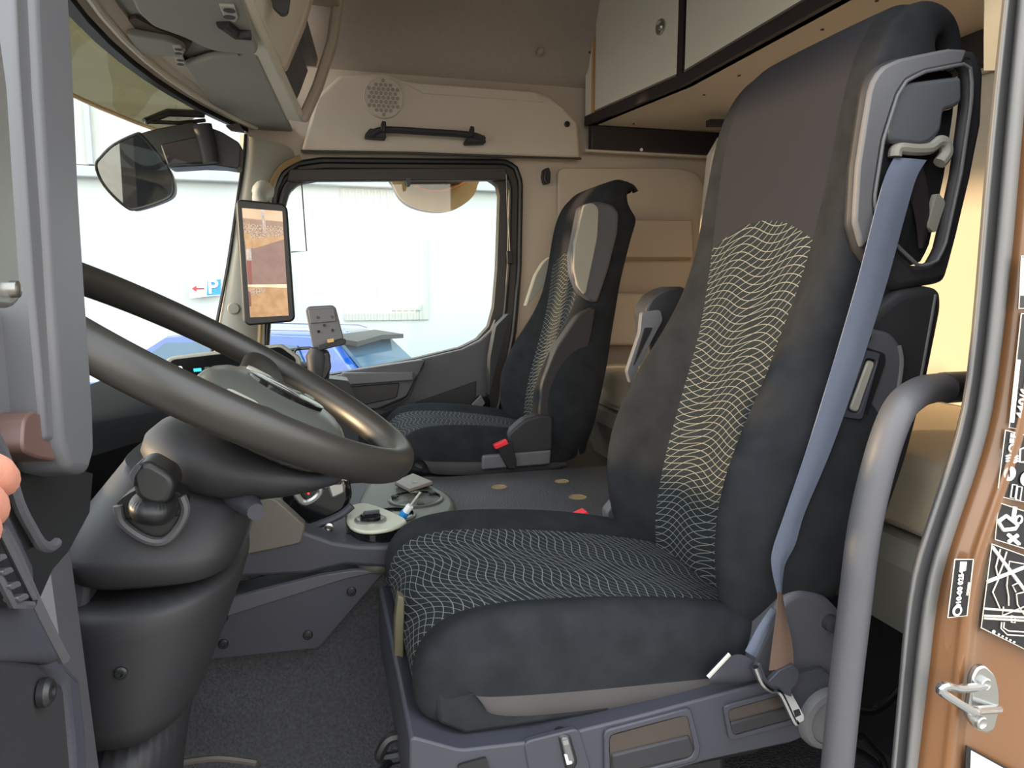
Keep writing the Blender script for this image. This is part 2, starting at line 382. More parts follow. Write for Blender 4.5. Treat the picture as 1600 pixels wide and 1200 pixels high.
# ---- overhead cabinets along the rear
ZC = 1.575
def cab_x(y): return 1.0 + .09 * min(1, max(0, (2.6 - y) / .56))
ys = [2.62, 2.04, 1.425, .72]
names = ['rear cabinet nearest the passenger wall, angled grey door with round lock', 'middle overhead rear cabinet with plain wide grey door', 'overhead rear cabinet nearest the driver side, mostly out of view']
for i in range(3):
    y0, y1 = ys[i], ys[i + 1]; x0, x1 = cab_x(y0), cab_x(y1)
    t = thing('overhead_cabinet', names[i], 'cabinet', ((x0 + x1) / 2, (y0 + y1) / 2, ZC), 'overhead cabinets along the rear wall')
    d = (Vector((x1, y1, 0)) - Vector((x0, y0, 0))); u = d.normalized(); nrm = Vector((u.y, -u.x, 0)); nrm = nrm if nrm.x < 0 else -nrm
    a = Vector((x0, y0, 0)); b = Vector((x1, y1, 0))
    base = [a, b, Vector((XR, y1, 0)), Vector((XR, y0, 0))]
    obj('body', prism([p + Vector((0, 0, ZC)) for p in [a + Vector((.012, 0, 0)), b + Vector((.012, 0, 0)), base[2], base[3]]], (0, 0, .66)), 'edge_dark', t)
    g0 = .065 if i == 0 else .012
    p = [a + u * g0, b - u * .03]; dz = Vector((0, 0, ZC + .006))
    obj('cabinet_door', prism([p[0] + dz + nrm * .012, p[1] + dz + nrm * .012, p[1] + dz - nrm * .006, p[0] + dz - nrm * .006], (0, 0, .64)), 'cab_front', t, bevel=.003)
    obj('edge_strip', prism([p[0] + dz + nrm * .013, p[1] + dz + nrm * .013, p[1] + dz + nrm * .002, p[0] + dz + nrm * .002], (0, 0, .006)), 'chrome', t)
    if i == 0:
        obj('end_post', prism([a + dz + nrm * .014, a + u * .045 + dz + nrm * .014, a + u * .045 + dz - nrm * .004, a + dz - nrm * .004], (0, 0, .64)), 'cab_front', t)
        obj('wood_strip', prism([a + u * .045 + dz + nrm * .015, a + u * .053 + dz + nrm * .015, a + u * .053 + dz, a + u * .045 + dz], (0, 0, .64)), 'wood_edge', t)
        k = at(1037, 43, X=1.07); k = Vector((cab_x(k.y), k.y, k.z))
        lk = obj('lock', lathe(k, nrm, [(.024, .010), (.024, .016), (.019, .018), (.012, .015), (.008, .02), (.001, .021)], 20), 'steel', t)
        for sx, sy in ((922, 82), (930, 187), (917, 196)):
            obj('screw', lathe(at(sx, sy, X=cab_x(2.6) - .012), nrm, [(.004, 0), (.004, .004)], 8), 'edge_dark', t)
    if i < 2: obj('door_gap', prism([b - u * .028 + dz + nrm * .013, b - u * .001 + dz + nrm * .013, b - u * .001 + dz, b - u * .028 + dz], (0, 0, .64)), 'edge_dark', t)
pts = [Vector((cab_x(y) - .015, y, ZC - .03)) for y in (2.62, 2.33, 2.04, 1.4, .72)]
rows = []
for p in pts: rows.append([p, p + Vector((0, 0, .034)), p + Vector((.035, 0, .034)), p + Vector((.035, 0, 0))])
t2 = struct('trim_2', grid(rows, closed_u=True, cap=True), 'edge_dark', smooth=20, label='dark edge strip under the overhead cabinet doors')
t3 = struct('trim_3', prism([Vector((cab_x(2.62), 2.62, ZC - .03)), Vector((1.09, 2.04, ZC - .03)), Vector((1.09, .72, ZC - .03)), Vector((XR, .72, ZC - .03)), Vector((XR, 2.62, ZC - .03))], (0, 0, .02)), 'beige_light', label='pale underside board of the overhead cabinets')
for sx, sy in ((990, 193), (970, 199), (1100, 148), (1155, 118), (1285, 46), (1370, 1)):
    obj('screw', lathe(at(sx, sy, Z=ZC - .031), (0, 0, -1), [(.004, 0), (.004, .002)], 8), 'edge_dark', t3)
t4 = struct('trim_4', box((1.27, 2.60, ZC - .075), (.54, .035, .085)), 'edge_dark', bevel=.004, label='dark strip on the side wall below the cabinets')
obj('rail', box((1.26, 2.612, ZC - .122), (.56, .03, .008)), 'beige_light', t4)
obj('screw', lathe(at(1002, 234, Y=2.582), (0, -1, 0), [(.006, 0), (.006, .003), (.003, .004)], 10), 'white', t4)
t5 = struct('trim_5', box((XR - .015, 1.62, ZC - .07), (.03, 1.9, .08)), 'edge_dark', label='dark strip on the rear wall below the cabinets')
t6 = struct('trim_6', tube([(XR - .012, 2.63, ZC - .13), (XR - .012, 1.9, ZC - .125), (XR - .012, .75, ZC - .12)], .006, 6), 'beige', label='thin seam bead along the rear wall')
ct = thing('curtain', 'cream curtain hanging behind the driver seat', 'curtain', at(1150, 700, Y=2.3))
obj('curtain_cloth', plate([(1160, 192), (1130, 212), (1114, 240), (1104, 340), (1096, 440), (1090, 535), (1300, 535), (1300, 190)], 2.30, .05), 'cream', ct, bevel=.01)
obj('curtain_rail', plate([(1110, 186), (1300, 186), (1300, 196), (1110, 196)], 2.29, .03), 'edge_dark', ct)
# ---- bunk
bd = thing('bunk_bed', 'pale grey bunk base box behind the seats', 'bed base', (1.2, 1.7, 0))
bw = [(.965, .505), (.955, .46), (.975, .40), (1.0, .36), (1.03, .30), (1.54, .30), (1.54, .505)]
obj('front_shell', grid([[Vector((x, y, z)) for x, z in bw] for y in (.72, 1.3, 2.0, 2.58)], closed_u=True, cap=True), 'bed_grey', bd, smooth=30)
obj('storage_body', box((1.31, 1.65, .15), (.46, 1.85, .30)), 'black_plastic', bd)
ms = thing('bunk_mattress', 'tan fabric mattress lying on the bunk base', 'mattress', (1.26, 1.7, .506))
obj('mattress_cover', box((1.265, 1.75, .578), (.57, 1.66, .142)), 'mattress', ms, bevel=.03, seg=4)
obj('piping', tube([(.984, .94, .522), (.984, 2.57, .522)], .004, 6), 'beige', ms)
cu = thing('rolled_bedding', 'folded beige blanket on the bunk end behind the driver seat', 'blanket', (1.27, .82, .506))
obj('blanket', box((1.27, .81, .63), (.54, .2, .245)), 'beige', cu, bevel=.03, seg=4)
obj('strap', box((1.27, .81, .765), (.545, .19, .03)), 'black_plastic', cu, bevel=.01)
# ---- windscreen, header, A-pillars
def xt(y): return -.44 + .20 * ((y - 1.64) / .96) ** 2
YS = [.66 + i * (2.62 - .66) / 14 for i in range(15)]
def zt(y): return 1.475
gl_rows = []
for k in range(5):
    t = k / 4
    gl_rows.append([Vector((xt(y) - .17 * t, y, zt(y) * (1 - t) + .62 * t)) for y in YS])
struct('window_2', grid(gl_rows), 'glass', label='large curved windscreen', smooth=60)
def sweep_y(prof, m, name, parent=None, y0=0, y1=15, **k):
    rows = [[Vector((xt(y) + a, y, zt(y) + b)) for a, b in prof] for y in YS[y0:y1]]
    return obj(name, grid(rows, closed_u=True, cap=True), m, parent, **k)
hd = struct('trim_7', grid([[Vector((xt(y) + a, y, zt(y) + b)) for a, b in ((0, .0), (.02, -.004), (.028, .004), (.055, .004), (.075, .016), (.075, .05), (0, .05))] for y in YS], closed_u=True, cap=True), 'beige', smooth=40, label='beige header rail along the top of the windscreen')
sweep_y([(-.012, -.012), (.018, -.018), (.018, .01), (-.012, .01)], 'black_plastic', 'glass_seal', hd)
sweep_y([(.036, -.003), (.040, -.008), (.046, -.008), (.050, -.003), (.05, .01), (.036, .01)], 'cream', 'rail_bead', hd)
sweep_y([(-.012, -.012), (.018, -.018), (.018, .06), (-.012, .14), (-.05, .14)], 'black_plastic', 'roof_front', hd)
# passenger A pillar
ap = struct('trim_8', grid([[at(x, y, Y=Yy) for x, y, Yy in r] for r in (
    [(372, 205, 2.66), (384, 212, 2.60), (405, 218, 2.585), (440, 222, 2.60), (470, 240, 2.66)],
    [(376, 240, 2.66), (382, 240, 2.60), (410, 245, 2.585), (432, 262, 2.60), (440, 275, 2.66)],
    [(372, 300, 2.66), (375, 300, 2.60), (395, 305, 2.585), (418, 310, 2.60), (426, 315, 2.66)],
    [(355, 420, 2.66), (356, 420, 2.60), (378, 425, 2.585), (408, 430, 2.60), (418, 440, 2.66)],
    [(336, 520, 2.66), (337, 520, 2.60), (368, 525, 2.585), (404, 530, 2.60), (416, 540, 2.66)],
    [(312, 680, 2.66), (312, 680, 2.60), (350, 680, 2.585), (402, 680, 2.60), (416, 690, 2.66)])]), 'stone_plastic', sub=2, smooth=180, label='grey trim of the passenger side windscreen pillar')
obj('pillar_edge', tube([at(x, y, Y=2.61) for x, y in ((384, 210), (381, 245), (373, 300), (355, 420), (336, 520), (316, 650))], .006, 6, smooth=4), 'black_plastic', ap)
obj('pillar_seal', tube([at(x, y, Y=2.60) for x, y in ((470, 246), (440, 262), (424, 290), (416, 340), (411, 440), (405, 560))], .010, 8, smooth=4), mat('seal_sunlit', '#8b7350', .35), ap)  # low sun on the seal is put into its gold colour
obj('pillar_button', lathe(at(365, 482, Y=2.588), (0, -1, 0), [(.02, -.01), (.02, .003), (.017, .006), (.001, .007)], 18), 'stone_plastic', ap)
# driver side A pillar and cab front corner (behind the open door)
struct('trim_9', prism([Vector((-.20, .66, -.1)), Vector((-.26, .66, 1.5)), Vector((-.40, .66, 1.5)), Vector((-.52, .66, -.1))], (0, .05, 0)), 'mid_plastic', label='driver side windscreen pillar behind the open door')
# ================================================================ seats
def pattern_mat(name, hi, vtop, base='#23282c', line='#868780', plain='#2b2b30', fam=1.0):
    m = mat(name, base, .95, bump=.2, bscale=1200, spec=.15); t = NT(m)
    uvn = t.n.new('ShaderNodeUVMap'); uvn.uv_map = 'UVMap'; s = t.n.new('ShaderNodeSeparateXYZ'); t.l.new(uvn.outputs[0], s.inputs[0])
    u, v = s.outputs[0], s.outputs[1]
    w1 = t.m('SINE', t.m('ADD', t.m('MULTIPLY', u, 38), t.m('MULTIPLY', v, 15)))
    t1 = t.m('FRACT', t.m('ADD', t.m('DIVIDE', v, .0135), t.m('MULTIPLY', w1, .62)))
    w2 = t.m('SINE', t.m('ADD', t.m('MULTIPLY', u, 33), t.m('MULTIPLY', v, -17)))
    t2 = t.m('FRACT', t.m('ADD', t.m('ADD', t.m('DIVIDE', v, .0150), t.m('DIVIDE', u, .022)), t.m('MULTIPLY', w2, .5)))
    l1 = t.step(t.m('ABSOLUTE', t.m('SUBTRACT', t1, .5)), .43, .475); l2 = t.step(t.m('ABSOLUTE', t.m('SUBTRACT', t2, .5)), .435, .478)
    ln = t.m('MULTIPLY', t.m('MAXIMUM', l1, l2), .85)
    b = t.n['Principled BSDF']; src = b.inputs['Base Color'].links[0].from_socket
    c = t.mix(ln, src, lin(line))
    if vtop:
        uu = t.m('DIVIDE', u, hi); edge = t.m('SUBTRACT', vtop, t.m('MULTIPLY', t.m('MULTIPLY', uu, uu), .04))
        c = t.mix(t.m('GREATER_THAN', v, edge), c, lin(plain))
    t.l.new(c, b.inputs['Base Color']); return m
def surf_rows(prof, yc):
    """prof rows: (x, z, insert half, bolster height, outer half, depth to the back)"""
    n = len(prof); P = [Vector((r[0], 0, r[1])) for r in prof]; L = [0]
    for i in range(1, n): L.append(L[-1] + (P[i] - P[i - 1]).length)
    out = []
    for i, r in enumerate(prof):
        T = (P[min(i + 1, n - 1)] - P[max(i - 1, 0)]).normalized(); N = Vector((-T.z, 0, T.x))
        out.append((P[i], N, L[i]) + tuple(r[2:]))
    return out
def make_cushioned(parent, prof, yc, names, mats, mirror_side, sub=2):
    R = surf_rows(prof, yc); Y = Vector((0, 1, 0)); c0 = Vector((0, yc, 0))
    ins = []; uv = []; sides = {-1: [], 1: []}; bands = {-1: [], 1: []}
    for P, N, Lv, hi, b, ho, dp in R:
        st = (-1, -.66, -.33, 0, .33, .66, 1)
        ins.append([c0 + P + Y * (s * hi) + N * (b * .14 * abs(s) ** 3) for s in st]); uv.append([(s * hi, Lv) for s in st])
        for sg in (-1, 1):
            w = ho - hi
            sides[sg].append([c0 + P + Y * (sg * l) + N * f for l, f in ((hi, b * .14), (hi + w * .22, b * .42), (hi + w * .55, b * .96), (hi + w * .82, b * .85), (ho, b * .25 - .012), (ho + .004, -dp * .4), (ho + .002, -dp * .66))])
            bands[sg].append([c0 + P + Y * (sg * l) + N * f for l, f in ((ho + .002, -dp * .66), (ho, -dp * .85), (ho - .012, -dp))])
    obj(names[0], grid(ins, uv=uv), mats[0], parent, sub=sub, smooth=180)
    for sg in (-1, 1): obj(names[1], grid(sides[sg]), mats[1], parent, sub=sub, smooth=180)
    for sg in (-1, 1): obj('side_band', grid(bands[sg]), mats[3], parent, sub=sub, smooth=180)
    back = [[bands[-1][i][-1], c0 + R[i][0] - R[i][1] * R[i][6] * 1.1, bands[1][i][-1]] for i in range(len(R))]
    obj(names[2], grid(back), mats[2], parent, sub=sub, smooth=180)
def Tf(prof, dx, s, z0, dz): return [(.60 + (r[0] - .60) * s + dx, z0 + (r[1] - z0) * s + dz) + tuple(v * (s if k > 2 else 1) for k, v in enumerate(r[2:])) for r in prof]
BACK = [(.625, .40, .125, .03, .20, .10), (.605, .46, .125, .06, .225, .11), (.608, .54, .118, .088, .248, .12), (.622, .62, .114, .104, .253, .12), (.640, .70, .112, .094, .252, .12),
        (.660, .78, .113, .070, .242, .12), (.680, .86, .116, .042, .22, .12), (.697, .94, .132, .016, .212, .12), (.710, 1.02, .142, .006, .208, .12), (.720, 1.10, .150, .002, .208, .13),
        (.730, 1.18, .152, .0, .206, .14), (.744, 1.25, .152, -.002, .203, .15), (.768, 1.305, .148, -.006, .198, .14), (.806, 1.345, .14, -.010, .19, .11), (.855, 1.362, .13, -.014, .18, .08), (.905, 1.355, .122, -.016, .17, .06), (.940, 1.325, .115, -.016, .162, .05), (.955, 1.27, .11, -.016, .155, .04)]
CUSH = [(.170, .376, .17, .002, .215, .03), (.130, .380, .17, .002, .222, .05), (.104, .400, .168, .003, .228, .08), (.099, .435, .166, .005, .232, .10), (.112, .476, .163, .010, .236, .11), (.150, .503, .16, .018, .238, .12), (.22, .508, .155, .024, .24, .13),
        (.32, .500, .15, .026, .24, .13), (.42, .488, .145, .028, .24, .12), (.52, .472, .14, .026, .235, .11), (.60, .455, .135, .02, .225, .10), (.66, .44, .13, .01, .21, .08)]
pb = pattern_mat('insert_back', .14, .665); pc = pattern_mat('insert_cushion', .16, 0)
YC = 1.06
ds = thing('bucket_seat', 'large black fabric driver seat with wavy patterned insert nearest the camera', 'seat', (.45, YC, 0), 'truck cab seats')
make_cushioned(ds, BACK, YC, ('backrest_insert', 'backrest_bolster', 'backrest_rear'), (pb, 'fabric', 'fabric', 'fabric'), -1)
make_cushioned(ds, CUSH, YC, ('cushion_insert', 'cushion_bolster', 'cushion_underside'), (pc, 'fabric', 'black_plastic', 'fabric_grey'), -1)
# headrest side shell with belt opening, near side
shell_o = PX([(1356, 128), (1372, 102), (1400, 90), (1482, 74), (1530, 78), (1540, 100), (1537, 190), (1520, 280), (1498, 370), (1478, 442), (1400, 455), (1368, 430), (1342, 390), (1331, 350), (1336, 260)], .835)
shell_i = PX([(1398, 150), (1412, 128), (1440, 114), (1500, 102), (1514, 110), (1513, 160), (1497, 270), (1472, 385), (1458, 410), (1432, 417), (1398, 385), (1366, 345), (1362, 310), (1376, 220)], .835)
cs = at(1440, 265, Y=.835); NS = 72
so = rayloop(cs, shell_o, NS); si = rayloop(cs, shell_i, NS)
sh = obj('headrest_shell', ring_plate(so, si, (0, .022, 0)), 'dark_plastic', ds, bevel=.012, seg=3)
so2 = [a.lerp(b, .08) + Vector((0, -.004, 0)) for a, b in zip(so, si)]; si2 = [a.lerp(b, .97) + Vector((0, -.004, 0)) for a, b in zip(so, si)]
nfr = [i for i in range(NS) if .36 * NS <= i <= .70 * NS or .22 * NS <= i < .36 * NS]
obj('shell_front_cover', grid([[so2[i], si2[i], si2[i] + Vector((0, .012, 0)), so2[i] + Vector((0, .012, 0))] for i in range(int(.20 * NS), int(.66 * NS))], closed_u=True, cap=True), 'grey_plastic', sh, bevel=.004)
obj('opening_rim', loop_tube([p + Vector((0, -.005, 0)) for p in si], .0026), 'grey_plastic', sh)
obj('recess_back', prism([p + Vector((0, .024, 0)) for p in si], (0, .01, 0)), 'black_plastic', sh)
bg_ = obj('belt_guide_housing', plate([(1392, 170), (1402, 140), (1420, 128), (1504, 118), (1505, 160), (1488, 170), (1476, 172), (1472, 205), (1455, 222), (1440, 228), (1392, 222), (1386, 208)], .832, .035, r=.008), 'gloss_grey', ds, bevel=.008, seg=3)
obj('belt_guide', tube(PX([(1398, 245), (1402, 232), (1425, 233), (1450, 232), (1465, 222), (1476, 225), (1478, 240), (1468, 255)], .84), .009, 10, smooth=4), 'stone_plastic', ds)
obj('guide_lever', plate([(1465, 300), (1478, 315), (1462, 365), (1450, 355)], .846, .01, r=.006), 'stone_plastic', sh)
# lower side cover
lo = obj('side_cover', plate([(1385, 470), (1410, 452), (1455, 446), (1474, 452), (1476, 480), (1452, 600), (1420, 720), (1375, 850), (1330, 935), (1298, 936), (1262, 915), (1240, 870), (1238, 800), (1265, 700), (1300, 590), (1330, 520)], .83, .08, r=.02), 'dark_plastic', ds, bevel=.022, seg=4)
obj('cover_face', plate([(1345, 530), (1362, 513), (1395, 520), (1412, 545), (1408, 600), (1385, 680), (1345, 780), (1300, 870), (1268, 880), (1262, 820), (1285, 730), (1315, 630)], .822, .02, r=.02), 'mid_plastic', lo, bevel=.006, seg=3)
fr = obj('handle_recess', plate([(1338, 538), (1383, 552), (1384, 566), (1350, 664), (1302, 654), (1306, 634)], .818, .012, r=.006), 'black_plastic', lo)
obj('release_handle', ring_plate(resample(roundpoly(PX([(1342, 545), (1376, 552), (1347, 656), (1310, 650)], .812), .004), 40), resample(roundpoly(PX([(1353, 558), (1372, 563), (1343, 648), (1322, 642)], .812), .006), 40), (0, .012, 0)), 'slate_plastic', lo, bevel=.002)
obj('release_paddle', plate([(1357, 562), (1368, 566), (1341, 645), (1328, 640)], .815, .008, r=.006), 'stone_plastic', lo, bevel=.002)
for sx, sy in ((1355, 528), (1290, 707)): screw(at(sx, sy, Y=.82), (0, -1, 0), .0045, lo)
obj('cover_seam', tube(PX([(1462, 460), (1455, 500), (1430, 640)], .829), .002, 6, smooth=4), 'grey_plastic', lo)
obj('cover_curve', tube(PX([(1405, 540), (1408, 580), (1385, 690), (1340, 800), (1290, 900), (1270, 922)], .821), .003, 6, smooth=5), 'grey_plastic', lo)
# hinge cover and base
obj('hinge_cover', plate([(1196, 985), (1225, 935), (1250, 922), (1290, 930), (1320, 960), (1330, 1060), (1290, 1075), (1180, 1100), (1170, 1040)], .812, .08, r=.03, n=6), 'mid_plastic', ds, bevel=.01, seg=3)
obj('hinge_cap', lathe(at(1300, 975, Y=.805), (0, -1, 0), [(.012, -.01), (.012, .004), (.008, .006)], 14), 'dark_plastic', ds)
sb = obj('seat_base_panel', plate([(640, 1150), (720, 1172), (840, 1158), (1000, 1118), (1180, 1070), (1290, 1045), (1312, 1070), (1296, 1130), (1240, 1160), (1100, 1190), (920, 1245), (640, 1290)], .80, .46, r=.01), 'slate_plastic', ds, bevel=.008)
obj('seat_pedestal', box((.36, YC, .15), (.42, .40, .34)), 'black_plastic', ds, bevel=.02)
obj('pedestal_skirt', box((.36, YC, .30), (.52, .44, .10)), 'black_plastic', ds, bevel=.02)
def lever(px, inner, grip, nm):
    h = obj(nm, ring_plate(resample(roundpoly(PX(px, .795), .006), 60), resample(roundpoly(PX(inner, .795), .008), 60), (0, .02, 0)), 'slate_plastic', ds, bevel=.002)
    obj('lever_face', prism(roundpoly(PX(inner, .7975), .008), (0, .012, 0)), mat('lever_brown', '#3c3430', .4) if 'lever_brown' not in MATS else 'lever_brown', h)
    obj('lever_lip', plate(grip, .794, .012, r=.004), 'dark_plastic', h, bevel=.003)
lever([(944, 1142), (1080, 1106), (1096, 1170), (1090, 1190), (945, 1225)], [(952, 1150), (1074, 1117), (1086, 1172), (1080, 1184), (955, 1216)], [(956, 1180), (1078, 1150), (1086, 1172), (1080, 1184), (958, 1212)], 'height_lever')
lever([(1130, 1104), (1238, 1074), (1250, 1130), (1140, 1158)], [(1137, 1110), (1232, 1083), (1240, 1124), (1146, 1150)], [(1142, 1130), (1236, 1105), (1240, 1124), (1146, 1150)], 'tilt_lever')
rk = obj('rocker_switch', plate([(872, 1152), (880, 1147), (892, 1149), (904, 1192), (898, 1203), (884, 1205)], .796, .02, r=.008), 'black_plastic', ds, bevel=.003)
obj('rocker_cap', plate([(877, 1154), (888, 1152), (899, 1192), (888, 1199)], .792, .012, r=.006), 'grey_plastic', rk, bevel=.002)
obj('rocker_mark', plate([(882, 1180), (886, 1179), (889, 1190), (893, 1189), (894, 1193), (886, 1195)], .7915, .002), 'white', rk)
obj('rocker_mark', plate([(879, 1158), (887, 1156), (889, 1163), (881, 1165)], .7915, .002), 'satin', rk)
obj('switch_plate', plate([(818, 1160), (905, 1138), (925, 1205), (830, 1230)], .798, .01, r=.01), 'slate_plastic', ds, bevel=.002)
obj('side_button', plate([(716, 1196), (760, 1184), (768, 1215), (716, 1225)], .796, .012, r=.004), 'black_plastic', ds)
hz = thing('air_hoses', 'black air hoses on the floor behind the grab pole', 'hose', at(1370, 1180, Y=.9))
for hp in ([(1330, 1108), (1360, 1112), (1385, 1098), (1420, 1060)], [(1345, 1150), (1362, 1168), (1380, 1190), (1384, 1230)], [(1330, 1170), (1350, 1180), (1372, 1200), (1376, 1240)]): obj('hose', tube([at(x, y, Y=.86) for x, y in hp], .006, 8, smooth=5), 'gloss_black', hz)
kn = obj('recline_knob', lathe(at(1290, 1120, Y=.80), (0, -1, 0), [(.046, -.03), (.046, .004), (.042, .012), (.034, .014), (.033, .011), (.001, .012)], 30), 'grey_plastic', ds)
obj('base_bracket', plate([(617, 970), (622, 930), (632, 935), (630, 1060), (640, 1140), (622, 1150), (616, 1060)], 1.0, .02), mat('bracket_tan', '#57523f', .5), ds, bevel=.002)
obj('adjust_lever', tube(PX([(640, 1150), (612, 1152), (598, 1168), (596, 1185), (630, 1180)], .95), .008, 8, smooth=4), 'black_plastic', ds)
obj('air_hose', tube([at(590, 1215, Y=.9), at(610, 1190, Y=.95), at(640, 1185, Y=1.0)], .006, 8, smooth=4), 'black_plastic', ds)
for sg in (-1, 1): obj('side_filler', prism([Vector((x, YC + sg * .222, z)) for x, z in ((.125, .395), (.16, .374), (.36, .372), (.36, .45), (.15, .47), (.12, .44))], (0, sg * .012, 0)), 'fabric', ds, bevel=.01)
# inboard folded armrest and buckle stalk
am = obj('armrest', plate([(1008, 485), (1020, 462), (1045, 449), (1068, 447), (1095, 470), (1060, 560), (1020, 600)], 1.36, .06, r=.02, n=5), 'dark_plastic', ds, bevel=.014, seg=3)
obj('armrest_bracket', plate([(1003, 488), (1032, 484), (1036, 500), (1012, 545), (985, 600), (980, 580), (1000, 520)], 1.345, .014, r=.006), 'grey_plastic', am, bevel=.004)
obj('bracket_slot', plate([(1008, 512), (1020, 512), (1000, 552), (990, 572)], 1.341, .006, r=.003), 'black_plastic', am)
bk = thing('seat_belt_buckle', 'red-topped belt buckle standing beside the driver cushion on the tunnel', 'buckle', at(905, 830, Y=1.33))
obj('buckle_body', plate([(888, 812), (918, 800), (930, 825), (905, 850)], 1.325, .03, r=.004), 'black_plastic', bk, bevel=.004)
obj('release_button', plate([(889, 812), (917, 799), (922, 806), (893, 818)], 1.320, .026, r=.002), 'red', bk, bevel=.002)
bs = obj('buckle_switch', plate([(948, 800), (960, 785), (972, 788), (980, 815), (965, 828), (950, 822)], 1.315, .03, r=.006), 'grey_plastic', ds, bevel=.004)
obj('stalk', tube(PX([(965, 815), (978, 835), (1010, 850)], 1.32), .012, 8), 'black_plastic', ds)
# ---- seat belt
bt = thing('seat_belt', 'blue-grey seat belt hanging from the driver headrest with chrome tongue', 'seat belt', at(1230, 1050, Y=.79))
def ribbon(rows, m, name, parent, th=.0015):
    R = []
    for a, b, Y0, Y1 in rows:
        p, q = at(*a, Y=Y0), at(*b, Y=Y1); R.append((p, q))
    A = catmull([r[0] for r in R], 5); B = catmull([r[1] for r in R], 5)
    rr = []
    for p, q in zip(A, B):
        mid = p.lerp(q, .5) + Vector((0, -.002, 0))
        rr.append([p, p.lerp(mid, .6), mid, q.lerp(mid, .6), q, q + Vector((0, th, 0)), p + Vector((0, th, 0))])
    return obj(name, grid(rr, closed_u=True, cap=True), m, parent, smooth=50)
ribbon([((1398, 246), (1448, 250), .838, .838), ((1384, 275), (1432, 278), .826, .83), ((1368, 330), (1415, 335), .815, .82), ((1340, 440), (1385, 445), .808, .812), ((1302, 570), (1345, 572), .803, .806), ((1262, 700), (1300, 700), .798, .80), ((1228, 800), (1258, 800), .795, .80), ((1208, 860), (1243, 850), .793, .80), ((1207, 890), (1226, 885), .79, .80), ((1216, 930), (1222, 930), .788, .798)], 'webbing', 'belt_webbing', bt)
ribbon([((1216, 925), (1222, 925), .788, .798), ((1213, 965), (1228, 960), .785, .792), ((1207, 1010), (1238, 1005), .782, .785), ((1202, 1048), (1240, 1040), .78, .78)], 'webbing_brown', 'belt_fold', bt)
ribbon([((1402, 252), (1440, 254), .842, .842), ((1420, 300), (1450, 296), .846, .846), ((1432, 350), (1452, 350), .850, .850), ((1436, 388), (1444, 388), .852, .852)], 'edge_dark', 'belt_return', bt)
ribbon([((1165, 1018), (1182, 1028), .805, .805), ((1185, 980), (1200, 985), .81, .81), ((1205, 950), (1218, 955), .815, .815)], 'webbing', 'lap_webbing', bt)
obj('anchor_webbing', grid([[at(x, y, Y=Y_) for x, y, Y_ in r] for r in ([(1112, 1052, .80), (1106, 1066, .795), (1112, 1070, .81)], [(1130, 1032, .79), (1135, 1066, .79), (1135, 1068, .81)], [(1152, 1018, .785), (1165, 1066, .785), (1165, 1068, .81)], [(1178, 1030, .785), (1188, 1058, .785), (1188, 1060, .81)])]), 'slate_plastic', bt, sub=2, smooth=180)
obj('anchor_bar', tube(PX([(1106, 1058), (1140, 1022)], .782), .0035, 8), 'steel', bt)
tg = obj('tongue_plate', plate([(1178, 1048), (1188, 1034), (1200, 1066), (1218, 1048), (1240, 1038), (1250, 1050), (1246, 1068), (1236, 1078), (1238, 1090), (1215, 1080), (1198, 1076), (1186, 1064)], .774, .008, r=.004), 'slate_plastic', bt, bevel=.002)
obj('tongue_rod', tube(PX([(1180, 1042), (1190, 1066), (1204, 1078), (1215, 1079), (1224, 1092), (1240, 1126), (1246, 1130)], .773), .0042, 8, smooth=3), 'chrome', bt)
tb = roundpoly(PX([(1216, 1080), (1236, 1082), (1256, 1118), (1256, 1126), (1244, 1131), (1238, 1126)], .776), .003)
obj('tongue_blade', prism(tb, (0, .003, 0)), 'chrome', bt)
obj('tongue_slot', plate([(1240, 1111), (1249, 1108), (1252, 1117), (1243, 1121)], .7755, .002), 'black_plastic', bt)
# ---------------------------------------------------------------- passenger seat
PB = Tf(BACK[:-4] + [(.855, 1.358, .13, -.014, .18, .06), (.895, 1.345, .12, -.016, .168, .03), (.912, 1.315, .115, -.018, .16, .012)], .075, .91, .46, .0)
PCU = Tf(CUSH, .075, .95, .46, .02)
YP = 2.225
ps = thing('bucket_seat', 'smaller-looking passenger seat by the far window with grey headrest side panel', 'seat', (.5, YP, 0), 'truck cab seats')
make_cushioned(ps, PB, YP, ('backrest_insert', 'backrest_bolster', 'backrest_rear'), (pb, 'fabric', 'fabric', 'fabric'), -1)
make_cushioned(ps, PCU, YP, ('cushion_insert', 'cushion_bolster', 'cushion_underside'), (pc, 'fabric', 'black_plastic', 'fabric_grey'), -1)
s1 = obj('headrest_shell', plate([(908, 322), (935, 314), (958, 319), (968, 332), (966, 365), (952, 420), (934, 474), (920, 470), (905, 455), (895, 430), (893, 400)], 1.996, .05, r=.012), 'mid_plastic', ps, bevel=.012, seg=3)
obj('shell_inner_panel', plate([(912, 320), (926, 316), (936, 325), (934, 370), (915, 462), (903, 448), (896, 420), (898, 380)], 1.989, .03, r=.012), 'stone_plastic', s1, bevel=.008, seg=3)
obj('side_cover', plate([(905, 490), (932, 478), (925, 520), (905, 600), (880, 655), (862, 660), (842, 652), (846, 600), (868, 545)], 1.988, .06, r=.02), 'dark_plastic', ps, bevel=.02, seg=4)
obj('hinge_cover', plate([(792, 680), (820, 655), (845, 648), (864, 650), (864, 705), (802, 712)], 1.975, .05, r=.012), 'dark_plastic', ps, bevel=.008, seg=3)
obj('base_panel', plate([(754, 712), (862, 703), (860, 726), (753, 735)], 1.972, .06, r=.008), 'grey_plastic', ps, bevel=.006)
obj('seat_box', plate([(600, 690), (650, 706), (770, 712), (770, 740), (605, 745)], 2.02, .40), 'black_plastic', ps, bevel=.01)
